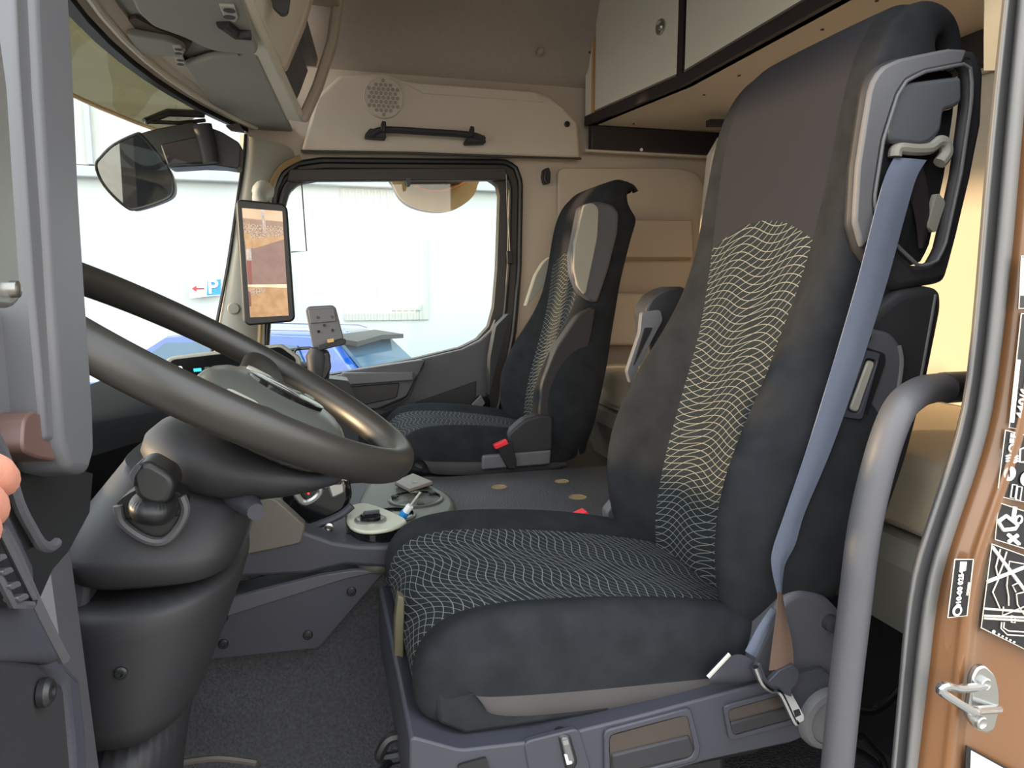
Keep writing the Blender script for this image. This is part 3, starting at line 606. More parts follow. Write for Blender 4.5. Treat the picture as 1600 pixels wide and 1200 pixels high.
obj('seat_pedestal', box((.42, YP, .2), (.46, .38, .40)), 'black_plastic', ps, bevel=.02)
obj('outboard_armrest', plate([(766, 560), (775, 510), (795, 490), (803, 492), (790, 520), (775, 575), (764, 620)], 2.49, .05, r=.012), 'dark_plastic', ps, bevel=.01)
obj('outboard_shell', plate([(838, 430), (850, 410), (862, 400), (855, 440), (822, 480)], 2.43, .04, r=.01), 'stone_plastic', ps, bevel=.006)
pbk = thing('passenger_belt_buckle', 'red-topped seat belt buckle on the passenger seat side', 'buckle', at(785, 715, Y=1.96))
obj('buckle_strap', plate([(776, 700), (800, 690), (808, 722), (806, 733), (794, 733)], 1.958, .014, r=.004), 'black_plastic', pbk, bevel=.003)
obj('release_button', plate([(772, 696), (792, 687), (795, 694), (775, 703)], 1.952, .02, r=.003), 'red', pbk, bevel=.003)
bag = thing('belt_cover_bundle', 'black plastic wrapped bundle wedged beside the passenger cushion', 'bundle', at(755, 645, Y=2.47))
obj('wrap', plate([(738, 640), (750, 620), (766, 622), (768, 658), (745, 656)], 2.50, .05, r=.01), 'gloss_black', bag, bevel=.008, seg=3)
obj('wrap_fold', plate([(738, 632), (752, 618), (758, 630), (742, 650)], 2.485, .012, r=.004), 'grey_plastic', bag, bevel=.004)
# ================================================================ steering wheel
WC = Vector((-.124, .936, .846)); WT = math.radians(30.1); WR = .252
wa = Vector((math.cos(WT), 0, -math.sin(WT))); wb = Vector((0, 1, 0)); wnn = Vector((math.sin(WT), 0, math.cos(WT)))
def wp(a, b, n=0): return WC + wa * a + wb * b + wnn * n
sw = thing('steering_wheel', 'large dark steering wheel with glossy hub in front of the driver seat', 'steering wheel', WC - wnn * .1)
rows = []
for i in range(96):
    t = 2 * math.pi * i / 96; r0 = wa * math.cos(t) + wb * math.sin(t)
    rows.append([WC + r0 * (WR + .0175 * math.cos(p)) + wnn * (.0215 * math.sin(p)) for p in [2 * math.pi * k / 16 for k in range(16)]])
mat('wheel_rubber', '#2b2926', .4, bump=.05, bscale=700)
mat('hub_pad', '#4a4c48', .3, bump=.05, bscale=700)
mat('button_silver', '#80877f', .25, metal=.4)
obj('rim', grid(rows, closed_u=True, closed_v=True), 'wheel_rubber', sw, smooth=180)
def supere(ca, cb, ha, hb, n, e=2.6, N=36):
    out = []
    for i in range(N):
        t = 2 * math.pi * i / N; c, s = math.cos(t), math.sin(t)
        out.append(wp(ca + ha * abs(c) ** (2 / e) * (1 if c > 0 else -1), cb + hb * abs(s) ** (2 / e) * (1 if s > 0 else -1), n))
    return out
pad = obj('hub_pad', grid([supere(.085, 0, .095, .09, -.07), supere(.085, 0, .105, .098, -.036), supere(.085, 0, .10, .09, -.014), supere(.082, 0, .08, .07, .003), supere(.08, 0, .045, .036, .010), supere(.08, 0, .018, .014, .011)], closed_u=True, cap=True), 'hub_pad', sw, sub=1, smooth=180)
obj('emblem_recess', grid([supere(.085, -.012, .050, .034, .0, 2), supere(.085, -.012, .050, .034, .0125, 2), supere(.085, -.012, .045, .029, .0135, 2)], closed_u=True, cap=True), 'gloss_black', pad, smooth=60)
bm = bmesh.new()
for k in range(3):
    t = k * 2 * math.pi / 3 + math.pi; c = (.088, -.012)
    tip = (c[0] + .030 * math.cos(t), c[1] + .018 * math.sin(t)); l_ = (c[0] + .005 * math.cos(t + 1.57), c[1] + .005 * math.sin(t + 1.57)); r_ = (c[0] - .005 * math.cos(t + 1.57), c[1] - .005 * math.sin(t + 1.57))
    prism([wp(*tip, +.0140), wp(*l_, +.0140), wp(*c, .0155), wp(*r_, +.0140)], wnn * .001, bm)
obj('star_emblem', bm, 'satin', pad)
for sg in (1, -1):
    sp_rows = []
    for f in (0, .35, .7, 1.0):
        b = sg * (.085 + f * (WR - .085)); w = .050 - .020 * f; ca = .065 - .03 * f; n = -.022 + .022 * f
        sp_rows.append([wp(ca + w, b, n), wp(ca + w * .6, b, n + .014), wp(ca - w * .6, b, n + .014), wp(ca - w, b, n), wp(ca - w * .6, b, n - .016), wp(ca + w * .6, b, n - .016)])
    s = obj('spoke', grid(sp_rows, closed_u=True, cap=True), 'wheel_rubber', sw, sub=2, smooth=180)
    bb = .100 if sg > 0 else -.112; no = .014 if sg > 0 else .010
    obj('button_bezel', grid([supere(.075, bb, .058, .022, no - .03, 4), supere(.075, bb, .058, .022, no - .019, 4), supere(.075, bb, .052, .018, no - .016, 4)], closed_u=True, cap=True), 'button_silver', s, smooth=40)
    for k, (q, w) in enumerate(((-.03, .018), (.012, .02), (.045, .008))):
        obj('button', grid([supere(.075 + q, bb, w, .014, no - .018, 5), supere(.075 + q, bb, w, .014, no - .013, 5), supere(.075 + q, bb, w * .85, .011, no - .012, 5)], closed_u=True, cap=True), ('light_plastic', 'gloss_black', 'button_silver')[k], s, smooth=40)
lowv = []
for f in (0, .4, .75, 1.0):
    a = .12 + f * (WR - .13); w = .05 - .025 * f; n = -.06 + f * .06
    lowv.append([wp(a, w, n), wp(a, w * .5, n + .012), wp(a, -w * .5, n + .012), wp(a, -w, n), wp(a, -w * .5, n - .014), wp(a, w * .5, n - .014)])
# column shroud below the wheel
def prow(xl, yl, xr, yr, Y, hd, e=2.6, N=36, bow=0):
    L = at(xl, yl, Y=Y); R = at(xr, yr, Y=Y); c = (L + R) / 2; h = (R - L) / 2; out = []
    for i in range(N):
        t = 2 * math.pi * i / N; cc, s = math.cos(t), math.sin(t)
        out.append(c + h * (abs(cc) ** (2 / e) * (1 if cc > 0 else -1)) + Vector((0, hd * abs(s) ** (2 / e) * (1 if s > 0 else -1), 0)) )
    return out
cl = thing('lower_shroud', 'dark plastic steering column cover rising from the floor to the wheel', 'steering column', (-.2, .98, 0))
obj('wheel_shroud', grid([prow(300, 650, 500, 715, .97, .08), prow(245, 652, 540, 728, .97, .12), prow(216, 690, 548, 738, .97, .125), prow(252, 728, 480, 752, .97, .11), prow(300, 752, 420, 762, .97, .08)], closed_u=True, cap=True), 'dark_plastic', cl, sub=1, smooth=180)
obj('stalk', tube([at(330, 765, Y=.93), at(392, 790, Y=.86), at(400, 800, Y=.84)], [.011, .013, .010], 12), 'slate_plastic', cl)
uc = obj('upper_cover', grid([prow(210, 700, 405, 762, .98, .10, 3.6), prow(206, 708, 406, 768, .98, .115, 3.6), prow(122, 812, 394, 806, .98, .155, 3.6), prow(118, 820, 391, 816, .98, .158, 3.6), prow(140, 850, 382, 838, .98, .15, 3.6), prow(155, 862, 372, 846, .98, .135, 3.6)], closed_u=True, cap=True), 'dark_plastic', cl, smooth=50)
obj('lock_recess', grid([prow(182, 805, 288, 800, .845, .02, 2.4), prow(184, 806, 286, 801, .835, .02, 2.4)], closed_u=True, cap=True), 'black_plastic', uc)
rr = [at(x, y, Y=.822) for x, y in ((184, 790), (190, 815), (215, 836), (240, 846), (262, 842), (282, 818), (290, 795), (284, 775))]
obj('lock_ring', tube(rr, .005, 8, smooth=5), 'mid_plastic', uc)
obj('lock_pocket', prism(catmull(PX([(184, 785), (190, 815), (215, 836), (240, 845), (262, 841), (282, 818), (289, 795), (280, 770), (230, 760)], .826), 4, True), (0, .03, 0)), 'black_plastic', uc)
ig = obj('ignition_switch', grid([prow(204, 768, 280, 772, .815, .03), prow(203, 790, 280, 795, .81, .036), prow(213, 812, 270, 818, .82, .03)], closed_u=True, cap=True), 'black_plastic', cl, sub=2, smooth=180)
obj('switch_grip', plate([(202, 742), (212, 726), (232, 721), (268, 742), (274, 762), (262, 788), (240, 792), (212, 780)], .79, .05, r=.008), 'black_plastic', ig, bevel=.006, seg=3)
obj('grip_edge', plate([(202, 740), (213, 725), (222, 728), (210, 745), (208, 764)], .785, .03, r=.003), 'slate_plastic', ig, bevel=.003)
tr = obj('column_trunk', grid([prow(100, 892, 394, 848, .98, .165, 2.4), prow(104, 902, 390, 858, .98, .168, 2.4), prow(108, 960, 374, 915, .98, .165, 2.4), prow(125, 1060, 326, 1040, .98, .16, 2.4), prow(128, 1090, 318, 1062, .98, .155, 2.4)], closed_u=True, cap=True), 'dark_plastic', cl, sub=1, smooth=180)
obj('trunk_lower', grid([prow(128, 1080, 318, 1050, .985, .15, 2.4), prow(136, 1150, 292, 1120, .985, .145, 2.4), prow(140, 1240, 278, 1220, .985, .14, 2.4), prow(140, 1400, 270, 1380, .985, .14, 2.4)], closed_u=True, cap=True), 'dark_plastic', cl, sub=1, smooth=180)
screw(at(189, 1051, Y=.815), (0, -1, 0), .007, tr)
lpn = thing('lower_dash_panel', 'slate coloured dash side panel left of the steering column', 'panel', (-.28, .84, .2))
obj('panel', plate([(70, 900), (120, 868), (142, 898), (128, 1010), (132, 1100), (60, 1100)], .86, .06, r=.01), 'slate_plastic', lpn, bevel=.006)
obj('panel_edge', plate([(72, 925), (112, 872), (124, 882), (90, 930)], .855, .02, r=.004), 'mid_plastic', lpn, bevel=.003)
# ================================================================ dashboard
da = thing('dashboard', 'dark moulded dashboard running across under the windscreen', 'dashboard', (-.35, 1.6, .3))
def dprof(xn, zt_): return [(-.66, zt_ - .06), (-.60, zt_ + .01), (-.40, zt_ + .005), (xn - .05, zt_), (xn, zt_ - .04), (xn - .01, zt_ - .16), (xn - .06, zt_ - .30), (xn - .12, .12), (-.66, .10)]
dys = [(.72, -.36, .72), (1.2, -.36, .72), (1.34, -.33, .71), (1.5, -.27, .70), (1.9, -.24, .69), (2.1, -.20, .675), (2.56, -.18, .67)]
obj('dash_body', grid([[Vector((x, y, z)) for x, z in dprof(xn, z_)] for y, xn, z_ in dys], closed_u=True, cap=True), 'dash_soft', da, smooth=40)
obj('speaker_dome', lathe(at(462, 578, Y=2.2), (0, 0, 1), [(.05, -.02), (.047, .012), (.034, .022), (.012, .026), (.001, .027)], 28), 'dark_plastic', da)
obj('dash_pocket', plate([(500, 590), (545, 595), (560, 640), (520, 650)], 2.35, .1, r=.01), 'black_plastic', da)
obj('vent_panel', box((-.195, 2.05, .58), (.02, .2, .08)), 'slate_plastic', da, bevel=.006)
for k in range(4): obj('vent_slat', box((-.183, 2.05, .555 + k * .017), (.012, .18, .004)), 'gloss_black', da)
# centre display
dpy = thing('centre_display', 'wide black touch display on the dashboard behind the wheel', 'display', at(330, 600, Y=1.8))
obj('display_housing', plate([(257, 566), (263, 559), (300, 554), (440, 538), (470, 560), (470, 650), (285, 650)], 1.80, .03, r=.01), 'stone_plastic', dpy, bevel=.004)
scn = obj('screen', plate([(264, 568), (270, 562), (438, 542), (462, 560), (462, 642), (290, 642)], 1.794, .012, r=.008), 'gloss_black', dpy)
obj('screen_text', plate([(302, 576), (314, 575), (315, 580), (303, 581)], 1.792, .003), 'lamp_teal', scn)
obj('screen_text', plate([(319, 574), (327, 573), (328, 577), (320, 578)], 1.792, .003), 'mid_plastic', scn)
obj('screen_icon', lathe(at(281, 576, Y=1.793), (0, -1, 0), [(.006, 0), (.006, .001)], 12), 'scr_white', scn)
# mirror replacement monitor on the pillar
mo = thing('mirror_monitor', 'tall black mirror camera monitor mounted on the windscreen pillar', 'monitor', at(415, 505, Y=2.42))
hs = obj('monitor_housing', plate([(369, 316), (374, 311), (442, 318), (449, 325), (461, 497), (456, 503), (388, 509), (381, 503)], 2.41, .035, r=.012), 'black_plastic', mo, bevel=.006, seg=3)
obj('housing_side', plate([(367, 318), (371, 316), (384, 505), (379, 500)], 2.415, .03), 'stone_plastic', mo)
obj('mount_arm', tube([at(412, 298, Y=2.57), at(405, 308, Y=2.50), at(408, 325, Y=2.44)], [.035, .034, .022], 14, smooth=3), 'light_plastic', mo)
def scr_mat(name, c1, c2, sc, st=1.0):
    m = mat(name, '#222222', .3); st *= .42; t = NT(m); b = t.n['Principled BSDF']
    nz = t.n.new('ShaderNodeTexNoise'); nz.inputs['Scale'].default_value = sc; tcn = t.n.new('ShaderNodeTexCoord'); t.l.new(tcn.outputs['Object'], nz.inputs['Vector'])
    nz.inputs['Detail'].default_value = 6
    t.l.new(t.mix(t.step(nz.outputs['Fac'], .35, .65), lin(c1), lin(c2)), b.inputs['Emission Color']); b.inputs['Emission Strength'].default_value = st
    t.l.remove(b.inputs['Base Color'].links[0]); b.inputs['Base Color'].default_value = (.01, .01, .01, 1)
scr_mat('s_sky', '#d9b48c', '#e6c6a2', 10); scr_mat('s_hill', '#a3846f', '#b08f78', 40); scr_mat('s_cars', '#8a6a58', '#d9bda0', 260)
scr_mat('s_verge', '#c09468', '#cda677', 50); scr_mat('s_road', '#8f6f66', '#9a796d', 30); scr_mat('s_red', '#b0453a', '#6b5a58', 160)
scr_mat('s_low', '#b98d5e', '#cfa477', 40); scr_mat('s_lowsky', '#f4dcb0', '#ffe9c4', 20); scr_mat('s_lite', '#d9c9bb', '#b7a79c', 90)
def lerp2(a, b, t): return (a[0] + (b[0] - a[0]) * t, a[1] + (b[1] - a[1]) * t)
TLs, TRs, BLs, BRs = (378, 325), (441, 330), (391, 496), (451, 493)
def sq(u, v): return lerp2(lerp2(TLs, TRs, u), lerp2(BLs, BRs, u), v)
def patch(uvs, m, k=0, nm='screen_image'): return obj(nm, plate([sq(u, v) for u, v in uvs], 2.4085 - .0004 * k, .003), m, hs, smooth=0)
patch([(0, 0), (1, 0), (1, .70), (0, .70)], 's_road')
patch([(0, 0), (1, 0), (1, .10), (0, .10)], 's_sky', 1); patch([(0, .09), (1, .10), (1, .15), (0, .14)], 's_hill', 1)
patch([(0, .13), (1, .15), (1, .245), (.5, .27), (0, .30)], 's_cars', 1); patch([(.18, .28), (1, .235), (1, .27), (.2, .37)], 's_verge', 2)
patch([(.47, .0), (.55, .0), (.57, .22), (.50, .22)], 's_lite', 2)
patch([(0, .22), (.17, .24), (.19, .36), (.03, .38)], 's_verge', 2); patch([(.02, .37), (.15, .37), (.15, .48), (.02, .48)], 's_lite', 2)
patch([(.02, .48), (.13, .48), (.12, .70), (.02, .70)], 's_red', 2)
patch([(0, .70), (1, .70), (1, 1), (0, 1)], 's_low', 1); patch([(0, .70), (1, .70), (1, .735), (0, .72)], 's_lowsky', 2)
patch([(.04, .74), (.45, .735), (.42, .77), (.04, .80)], 's_cars', 2); patch([(0, .76), (.06, .77), (.05, .9), (0, .9)], 's_red', 2)
# phone holder
ph = thing('phone_holder', 'small grey phone holder on a ball arm standing on the dashboard', 'phone holder', at(500, 590, Y=1.95))
hp = obj('holder_plate', plate([(477, 484), (482, 479), (520, 477), (525, 481), (537, 528), (535, 534), (494, 545), (488, 541)], 1.95, .025, r=.006), 'grey_plastic', ph, bevel=.004, seg=3)
obj('holder_top', plate([(481, 484), (522, 481), (526, 502), (485, 506)], 1.945, .008, r=.004), 'grey_plastic', hp, bevel=.002)
for hx, hy in ((497, 496), (519, 495), (507, 508), (498, 518), (520, 516)): obj('holder_hole', lathe(at(hx, hy, Y=1.944), (0, -1, 0), [(.004, 0), (.004, .001)], 10), 'gloss_black', hp)
obj('holder_ledge', plate([(496, 541), (534, 529), (541, 531), (540, 538), (500, 548)], 1.925, .035, r=.004), 'dark_plastic', hp, bevel=.003)
obj('ledge_clip', plate([(511, 531), (521, 529), (522, 534), (512, 536)], 1.92, .01), 'wood_edge', hp)
obj('ball_post', tube([at(498, 545, Y=1.96), at(497, 556, Y=1.96), at(499, 592, Y=1.96)], [.022, .032, .026], 16), 'dark_plastic', ph)
obj('clamp', plate([(506, 552), (514, 548), (518, 575), (508, 594), (500, 590)], 1.935, .04, r=.008), 'black_plastic', ph, bevel=.004)
obj('cable', tube([at(428, 553, Y=2.0), at(455, 547, Y=2.0), at(480, 544, Y=1.98), at(492, 545, Y=1.97)], .004, 8, smooth=4), 'black_plastic', ph)
obj('cable_loop', tube([at(459, 556, Y=1.99), at(464, 545, Y=1.99), at(485, 543, Y=1.98)], .003, 8, smooth=4), 'black_plastic', ph)
# ================================================================ centre console on the tunnel
cc = thing('cup_holder_console', 'rounded grey console with cup holders on the engine tunnel', 'console', (.1, 1.5, .415))
mat('console_top', '#55564f', .42, bump=.1, bscale=700)
cp = catmull([at(x, y, Z=.46) for x, y in ((552, 846), (580, 853), (612, 849), (665, 830), (702, 806), (713, 785), (695, 765), (655, 750), (620, 742), (580, 750), (562, 775), (552, 810))], 4, True)
obj('console_body', prism([Vector((p.x, p.y, .40)) for p in cp], (0, 0, .06)), 'console_top', cc, bevel=.014, seg=4)
for (hx, hy, r) in ((650, 780, .056), (613, 806, .045)):
    c = at(hx, hy, Z=.4605)
    ch = obj('cup_holder', lathe(c, (0, 0, 1), [(r * 1.12, -.002), (r * 1.12, .003), (r, .004), (r * .98, -.0005), (.001, -.0005)], 30), 'gloss_black', cc)
    obj('cup_rim', lathe(c, (0, 0, 1), [(r * 1.13, .0), (r * 1.13, .0035), (r * 1.05, .004), (r * 1.03, .001)], 30, cap=False), 'console_top', ch)
    for k in range(3):
        t = k * 2.1 + .6; obj('cup_clip', box(c + Vector((math.cos(t) * r * .9, math.sin(t) * r * .9, .004)), (.014, .014, .004), rot=Matrix.Rotation(t, 3, 'Z')), 'dark_plastic', ch)
kp = thing('rotary_knob_plate', 'pale plate with black rotary knob on the console front', 'control knob', at(580, 840, Z=.465))
kpts = catmull([at(x, y, Z=.478) for x, y in ((540, 810), (545, 797), (568, 791), (595, 798), (632, 815), (630, 824), (605, 833), (570, 836), (547, 828))], 3, True)
obj('plate', prism(kpts, (0, 0, .008)), mat('pale_plate', '#b4b5a4', .4), kp, bevel=.003)
obj('plate_base', prism([p + Vector((0, 0, -.03)) for p in kpts], (0, 0, .029)), 'gloss_black', kp)
kc = at(579, 812, Z=.487)
obj('knob_ring', lathe(kc, (0, 0, 1), [(.031, -.004), (.031, .002), (.027, .004), (.022, .001)], 30), 'satin', kp)
k1 = obj('knob', lathe(kc, (0, 0, 1), [(.020, 0), (.020, .010), (.017, .012), (.001, .012)], 26), 'gloss_black', kp)
obj('knob_ridge', box(kc + Vector((.002, -.004, .016)), (.032, .006, .008), rot=Matrix.Rotation(.1, 3, 'Z')), 'slate_plastic', k1, bevel=.002)
bpl = thing('mounting_plate', 'small dark square plate with hole on the console rear', 'plate', at(645, 765, Z=.465))
obj('plate', prism([at(x, y, Z=.470) for x, y in ((617, 757), (645, 744), (676, 757), (640, 769))], (0, 0, .008)), mat('plate_top', '#77716a', .4), bpl, bevel=.001)
obj('plate_edge', prism([at(x, y, Z=.465) for x, y in ((617, 758), (645, 745), (676, 758), (640, 770))], (0, 0, .005)), 'black_plastic', bpl)
obj('plate_hole', lathe(at(648, 754, Z=.4782), (0, 0, 1), [(.006, 0), (.006, .0006)], 12), 'gloss_black', bpl)
pn = thing('pen', 'white and blue pen standing tilted in the cup holder', 'pen', at(628, 812, Z=.46))
pa, pb_ = at(628, 808, Z=.475), at(657, 769, Z=.53)
obj('cap', tube([pa, pa.lerp(pb_, .22)], .009, 10), 'blue', pn); obj('barrel', tube([pa.lerp(pb_, .20), pa.lerp(pb_, .45)], .0075, 10), 'white', pn); obj('tip', tube([pa.lerp(pb_, .44), pb_], .0022, 8), 'light_plastic', pn)
# brake / gear switch block
gb = thing('brake_switch_block', 'black switch block with chrome ringed parking brake on the console', 'switch', at(490, 820, Z=.46))
obj('block_body', plate([(432, 812), (470, 760), (545, 752), (552, 775), (540, 805), (500, 822), (462, 832)], 1.40, .14, r=.015), 'gloss_black', gb, bevel=.012, seg=3)
obj('tray_lip', tube(PX([(400, 768), (440, 800), (475, 822), (488, 823), (530, 806), (550, 790)], 1.395), .008, 8, smooth=4), 'slate_plastic', gb)
sring = catmull(PX([(461, 768), (465, 757), (482, 753), (494, 756), (500, 768), (490, 780), (474, 785)], 1.392), 4, True)
sr = obj('brake_ring', loop_tube(sring, .0065), 'satin', gb)
obj('brake_face', prism(sring, (0, .02, 0)), 'gloss_black', sr)
pc0 = at(479, 764, Y=1.389); obj('brake_symbol', loop_tube([pc0 + Vector((.0055 * math.cos(t), 0, .0055 * math.sin(t))) for t in [k * math.pi / 8 for k in range(16)]], .0008), 'white', sr)
obj('symbol_bar', box(pc0, (.0014, .001, .006)), 'white', sr)
obj('warning_light', lathe(at(482, 771, Y=1.389), (0, -1, 0), [(.0022, 0), (.0022, .001)], 8), 'scr_red', sr)
obj('second_switch', plate([(510, 756), (518, 751), (538, 752), (540, 770), (522, 779), (517, 778)], 1.388, .03, r=.006), 'satin', gb, bevel=.005)
obj('second_switch_face', plate([(512, 752), (536, 750), (534, 757), (516, 758)], 1.385, .03, r=.003), 'gloss_black', gb)
obj('ring_bolt', lathe(at(514, 824, Y=1.385), (0, -1, 0), [(.009, -.01), (.009, .003), (.005, .004), (.004, 0)], 14), 'steel', gb)
# tunnel side panels
sp_ = thing('tunnel_side_panel', 'slate grey tunnel side panel with bolts beside the driver foot well', 'panel', (-.05, 1.35, .24))
obj('upper_strip', plate([(330, 905), (370, 850), (392, 770), (425, 800), (470, 828), (520, 846), (560, 852), (612, 853), (665, 836), (706, 808), (712, 830), (660, 880), (600, 888), (540, 884), (480, 898)], 1.30, .06), 'slate_plastic', sp_, bevel=.008, seg=3)
lpn2 = obj('lower_panel', plate([(315, 945), (400, 922), (500, 896), (556, 888), (603, 891), (498, 1013), (318, 1032)], 1.312, .06, r=.006), 'slate_plastic', sp_, bevel=.005)
obj('panel_ledge', plate([(318, 948), (400, 925), (500, 899), (556, 891), (595, 893), (540, 905), (320, 975)], 1.309, .01), 'mid_plastic', lpn2, bevel=.002)
for sx, sy in ((349, 964), (349, 1006), (481, 992), (549, 924)): screw(at(sx, sy, Y=1.311), (0, -1, 0), .009, lpn2)
obj('side_tray', plate([(405, 775), (432, 780), (478, 822), (470, 850), (385, 868), (388, 830)], 1.296, .03, r=.006), mat('tray_brown', '#5a544e', .45), sp_, bevel=.004)
obj('foot_mat_edge', tube([at(280, 1192, Y=1.15), at(340, 1185, Y=1.18), at(400, 1192, Y=1.18)], .005, 6, smooth=4), 'tray_brown', sp_)
# ================================================================ overhead console and sun visors
def rx(y): return -.05 - .095 * (2.5 - y) / 1.17
ov = thing('overhead_console', 'beige overhead storage console above the windscreen with open shelves', 'console', (-.15, 1.6, 1.5))
FP = [(0, 1.475), (.03, 1.53), (.07, 1.63), (.10, 1.72), (.125, 1.83), (.135, 1.95), (.14, 2.2)]
def fpt(y, t, off=0):
    k = t * (len(FP) - 1); i = min(int(k), len(FP) - 2); f = k - i
    x = FP[i][0] + (FP[i + 1][0] - FP[i][0]) * f; z = FP[i][1] + (FP[i + 1][1] - FP[i][1]) * f
    return Vector((rx(y) + x + off, y, z))
OY = [.70, 1.0, 1.33, 1.6, 1.9, 2.2, 2.5]
obj('underside', grid([[Vector((xt(y) + .06, y, 1.50)), Vector((rx(y), y, 1.50)), Vector((rx(y), y, 1.52)), Vector((xt(y) + .06, y, 1.52))] for y in OY], closed_u=True, cap=True), 'visor', ov)
obj('shelf_back', grid([[fpt(y, 0, -.06)] + [fpt(y, t / 6, -.10) for t in range(1, 7)] for y in OY]), 'black_plastic', ov)
def strip(t0, t1, y0, y1, nm, m, off=0, th=.03, n=6, **k):
    rows = []
    for i in range(n + 1):
        y = y0 + (y1 - y0) * i / n; a = [fpt(y, t0 + (t1 - t0) * j / 4, off) for j in range(5)]
        rows.append(a + [p + Vector((-th, 0, .004)) for p in a[::-1]])
    return obj(nm, grid(rows, closed_u=True, cap=True), m, ov, **k)
strip(-.0, .06, .70, 2.50, 'lower_lip', 'cream', .012, .05, bevel=.006)
strip(.05, .42, .70, 1.98, 'fascia', 'cream', .008, .04, bevel=.012, seg=3)
strip(.42, 1, .70, 1.72, 'upper_fascia', 'cream', .01, .04, bevel=.01)
strip(.05, .30, 2.06, 2.40, 'pocket_door', 'slate_plastic', -.015, .02, bevel=.004)
strip(.0, 1, 2.46, 2.52, 'end_rib', 'beige', .03, .03, bevel=.012, seg=3)
strip(.06, 1, 1.98, 2.03, 'shelf_rib', 'beige', .014, .03, bevel=.012, seg=3)
strip(.36, .40, 1.98, 2.48, 'shelf_board', 'mid_plastic', -.01, .09)
strip(.66, .70, 1.70, 2.48, 'shelf_board', 'beige', .02, .09, bevel=.004)
strip(.40, .98, 1.74, 1.96, 'smoked_door', 'gloss_black', -.01, .01)
ov_slot = plate([(420, -30), (457, -30), (450, 18), (440, 22), (425, 8)], 1.62, .02, r=.008); bmesh.ops.translate(ov_slot, vec=Vector((.0, 0, 0)), verts=ov_slot.verts[:])
obj('grip_slot', ov_slot, 'dark_plastic', ov)
def visor(px, nm, label, z, m='visor', th=.016):
    v = thing(nm, label, 'sun visor', sum((at(x, y, Z=z) for x, y in px), Vector()) / len(px), 'sun visors above the windscreen')
    P = roundpoly([at(x, y, Z=z) for x, y in px], .02, 5)
    obj('visor_panel', prism(P, (0, 0, th)), m, v, bevel=.006, seg=3); return v
v1 = visor([(287, 103), (330, 90), (402, 86), (462, 217), (392, 217), (345, 185)], 'sun_visor', 'grey sun visor on the passenger side folded up over the windscreen', 1.475)
v2 = visor([(180, -60), (215, 20), (238, 42), (285, 58), (330, 80), (398, 88), (404, 78), (360, -60)], 'sun_visor', 'grey middle sun visor overlapping the passenger visor, with rounded corner', 1.452)
v3 = visor([(196, 52), (214, 57), (268, 66), (292, 78), (285, 88), (218, 86)], 'sun_visor', 'small grey visor flap showing beside the windscreen header', 1.474, m='stone_plastic')
for vv, (x, y), Z in ((v2, (357, 21), 1.447), (v3, (278, 80), 1.470), (v1, (281, 97), 1.470)):
    w = 15 if vv is v2 else 9
    c = obj('visor_clip', prism([at(x + a, y + b, Z=Z) for a, b in ((-w, -w * .8), (w * .6, -w * .7), (w, w * .5), (w * .7, w), (-w * .4, w * .6))], (0, 0, .006)), 'light_plastic', vv, bevel=.002)
    for q in (-.28, .42): obj('clip_hole', lathe(at(x + w * .1, y + w * q, Z=Z - .0005), (0, 0, -1), [(.011 if w > 10 else .008, 0), (.011 if w > 10 else .008, .0006)], 12), 'edge_dark', vv)
obj('visor_hinge', tube([at(348, 35, Z=1.45), at(368, 50, Z=1.45), at(392, 52, Z=1.45)], .014, 10), 'edge_dark', v2)
obj('header_gap_shade', prism([at(x, y, Z=1.49) for x, y in ((172, 40), (212, 28), (245, 46), (300, 68), (290, 84), (260, 66))], (0, 0, .006)), mat('gap_shade', '#4f443c', .8), ov)  # dark brown strip painted in for the shadow between header and visors
obj('header_panel', prism([at(x, y, Z=1.489) for x, y in ((218, 86), (284, 88), (345, 186), (330, 182))], (0, 0, .006)), 'beige', ov)
obj('visor_hook', plate([(352, 196), (372, 192), (382, 206), (360, 203)], 2.4, .02, r=.003), 'edge_dark', ov)
# ================================================================ B pillar, seal, grab pole, striker, stickers
pth = [(-40, 1570, 1583, 1591, 1622), (0, 1566, 1579, 1588, 1618), (150, 1550, 1563, 1573, 1603), (300, 1535, 1549, 1560, 1591), (450, 1524, 1537, 1547, 1578), (600, 1510, 1522, 1531, 1560), (680, 1493, 1506, 1516, 1545), (750, 1470, 1483, 1494, 1522), (830, 1443, 1456, 1468, 1494), (900, 1420, 1433, 1446, 1471), (980, 1411, 1422, 1434, 1460), (1050, 1406, 1415, 1426, 1453), (1200, 1392, 1402, 1412, 1434), (1320, 1380, 1390, 1400, 1422)]
ds_ = struct('trim_10', grid([[at(a, y, Y=.66), at(a, y, Y=.612), at((a + b) / 2, y, Y=.600), at(b, y, Y=.610), at(b, y, Y=.66)] for y, a, b, c, d in pth]), 'seal_light', sub=1, smooth=180, label='pale rubber door seal lip around the open driver doorway')
obj('seal_groove', grid([[at(b - 1, y, Y=.618), at(c + 1, y, Y=.618)] for y, a, b, c, d in pth]), 'seal_groove', ds_, sub=1, smooth=180)
obj('seal_band', grid([[at(c, y, Y=.640), at(c, y, Y=.612), at(c * .7 + d * .3, y, Y=.603), at(c * .3 + d * .7, y, Y=.603), at(d, y, Y=.612), at(d, y, Y=.64)] for y, a, b, c, d in pth]), 'seal_light', ds_, sub=1, smooth=180)
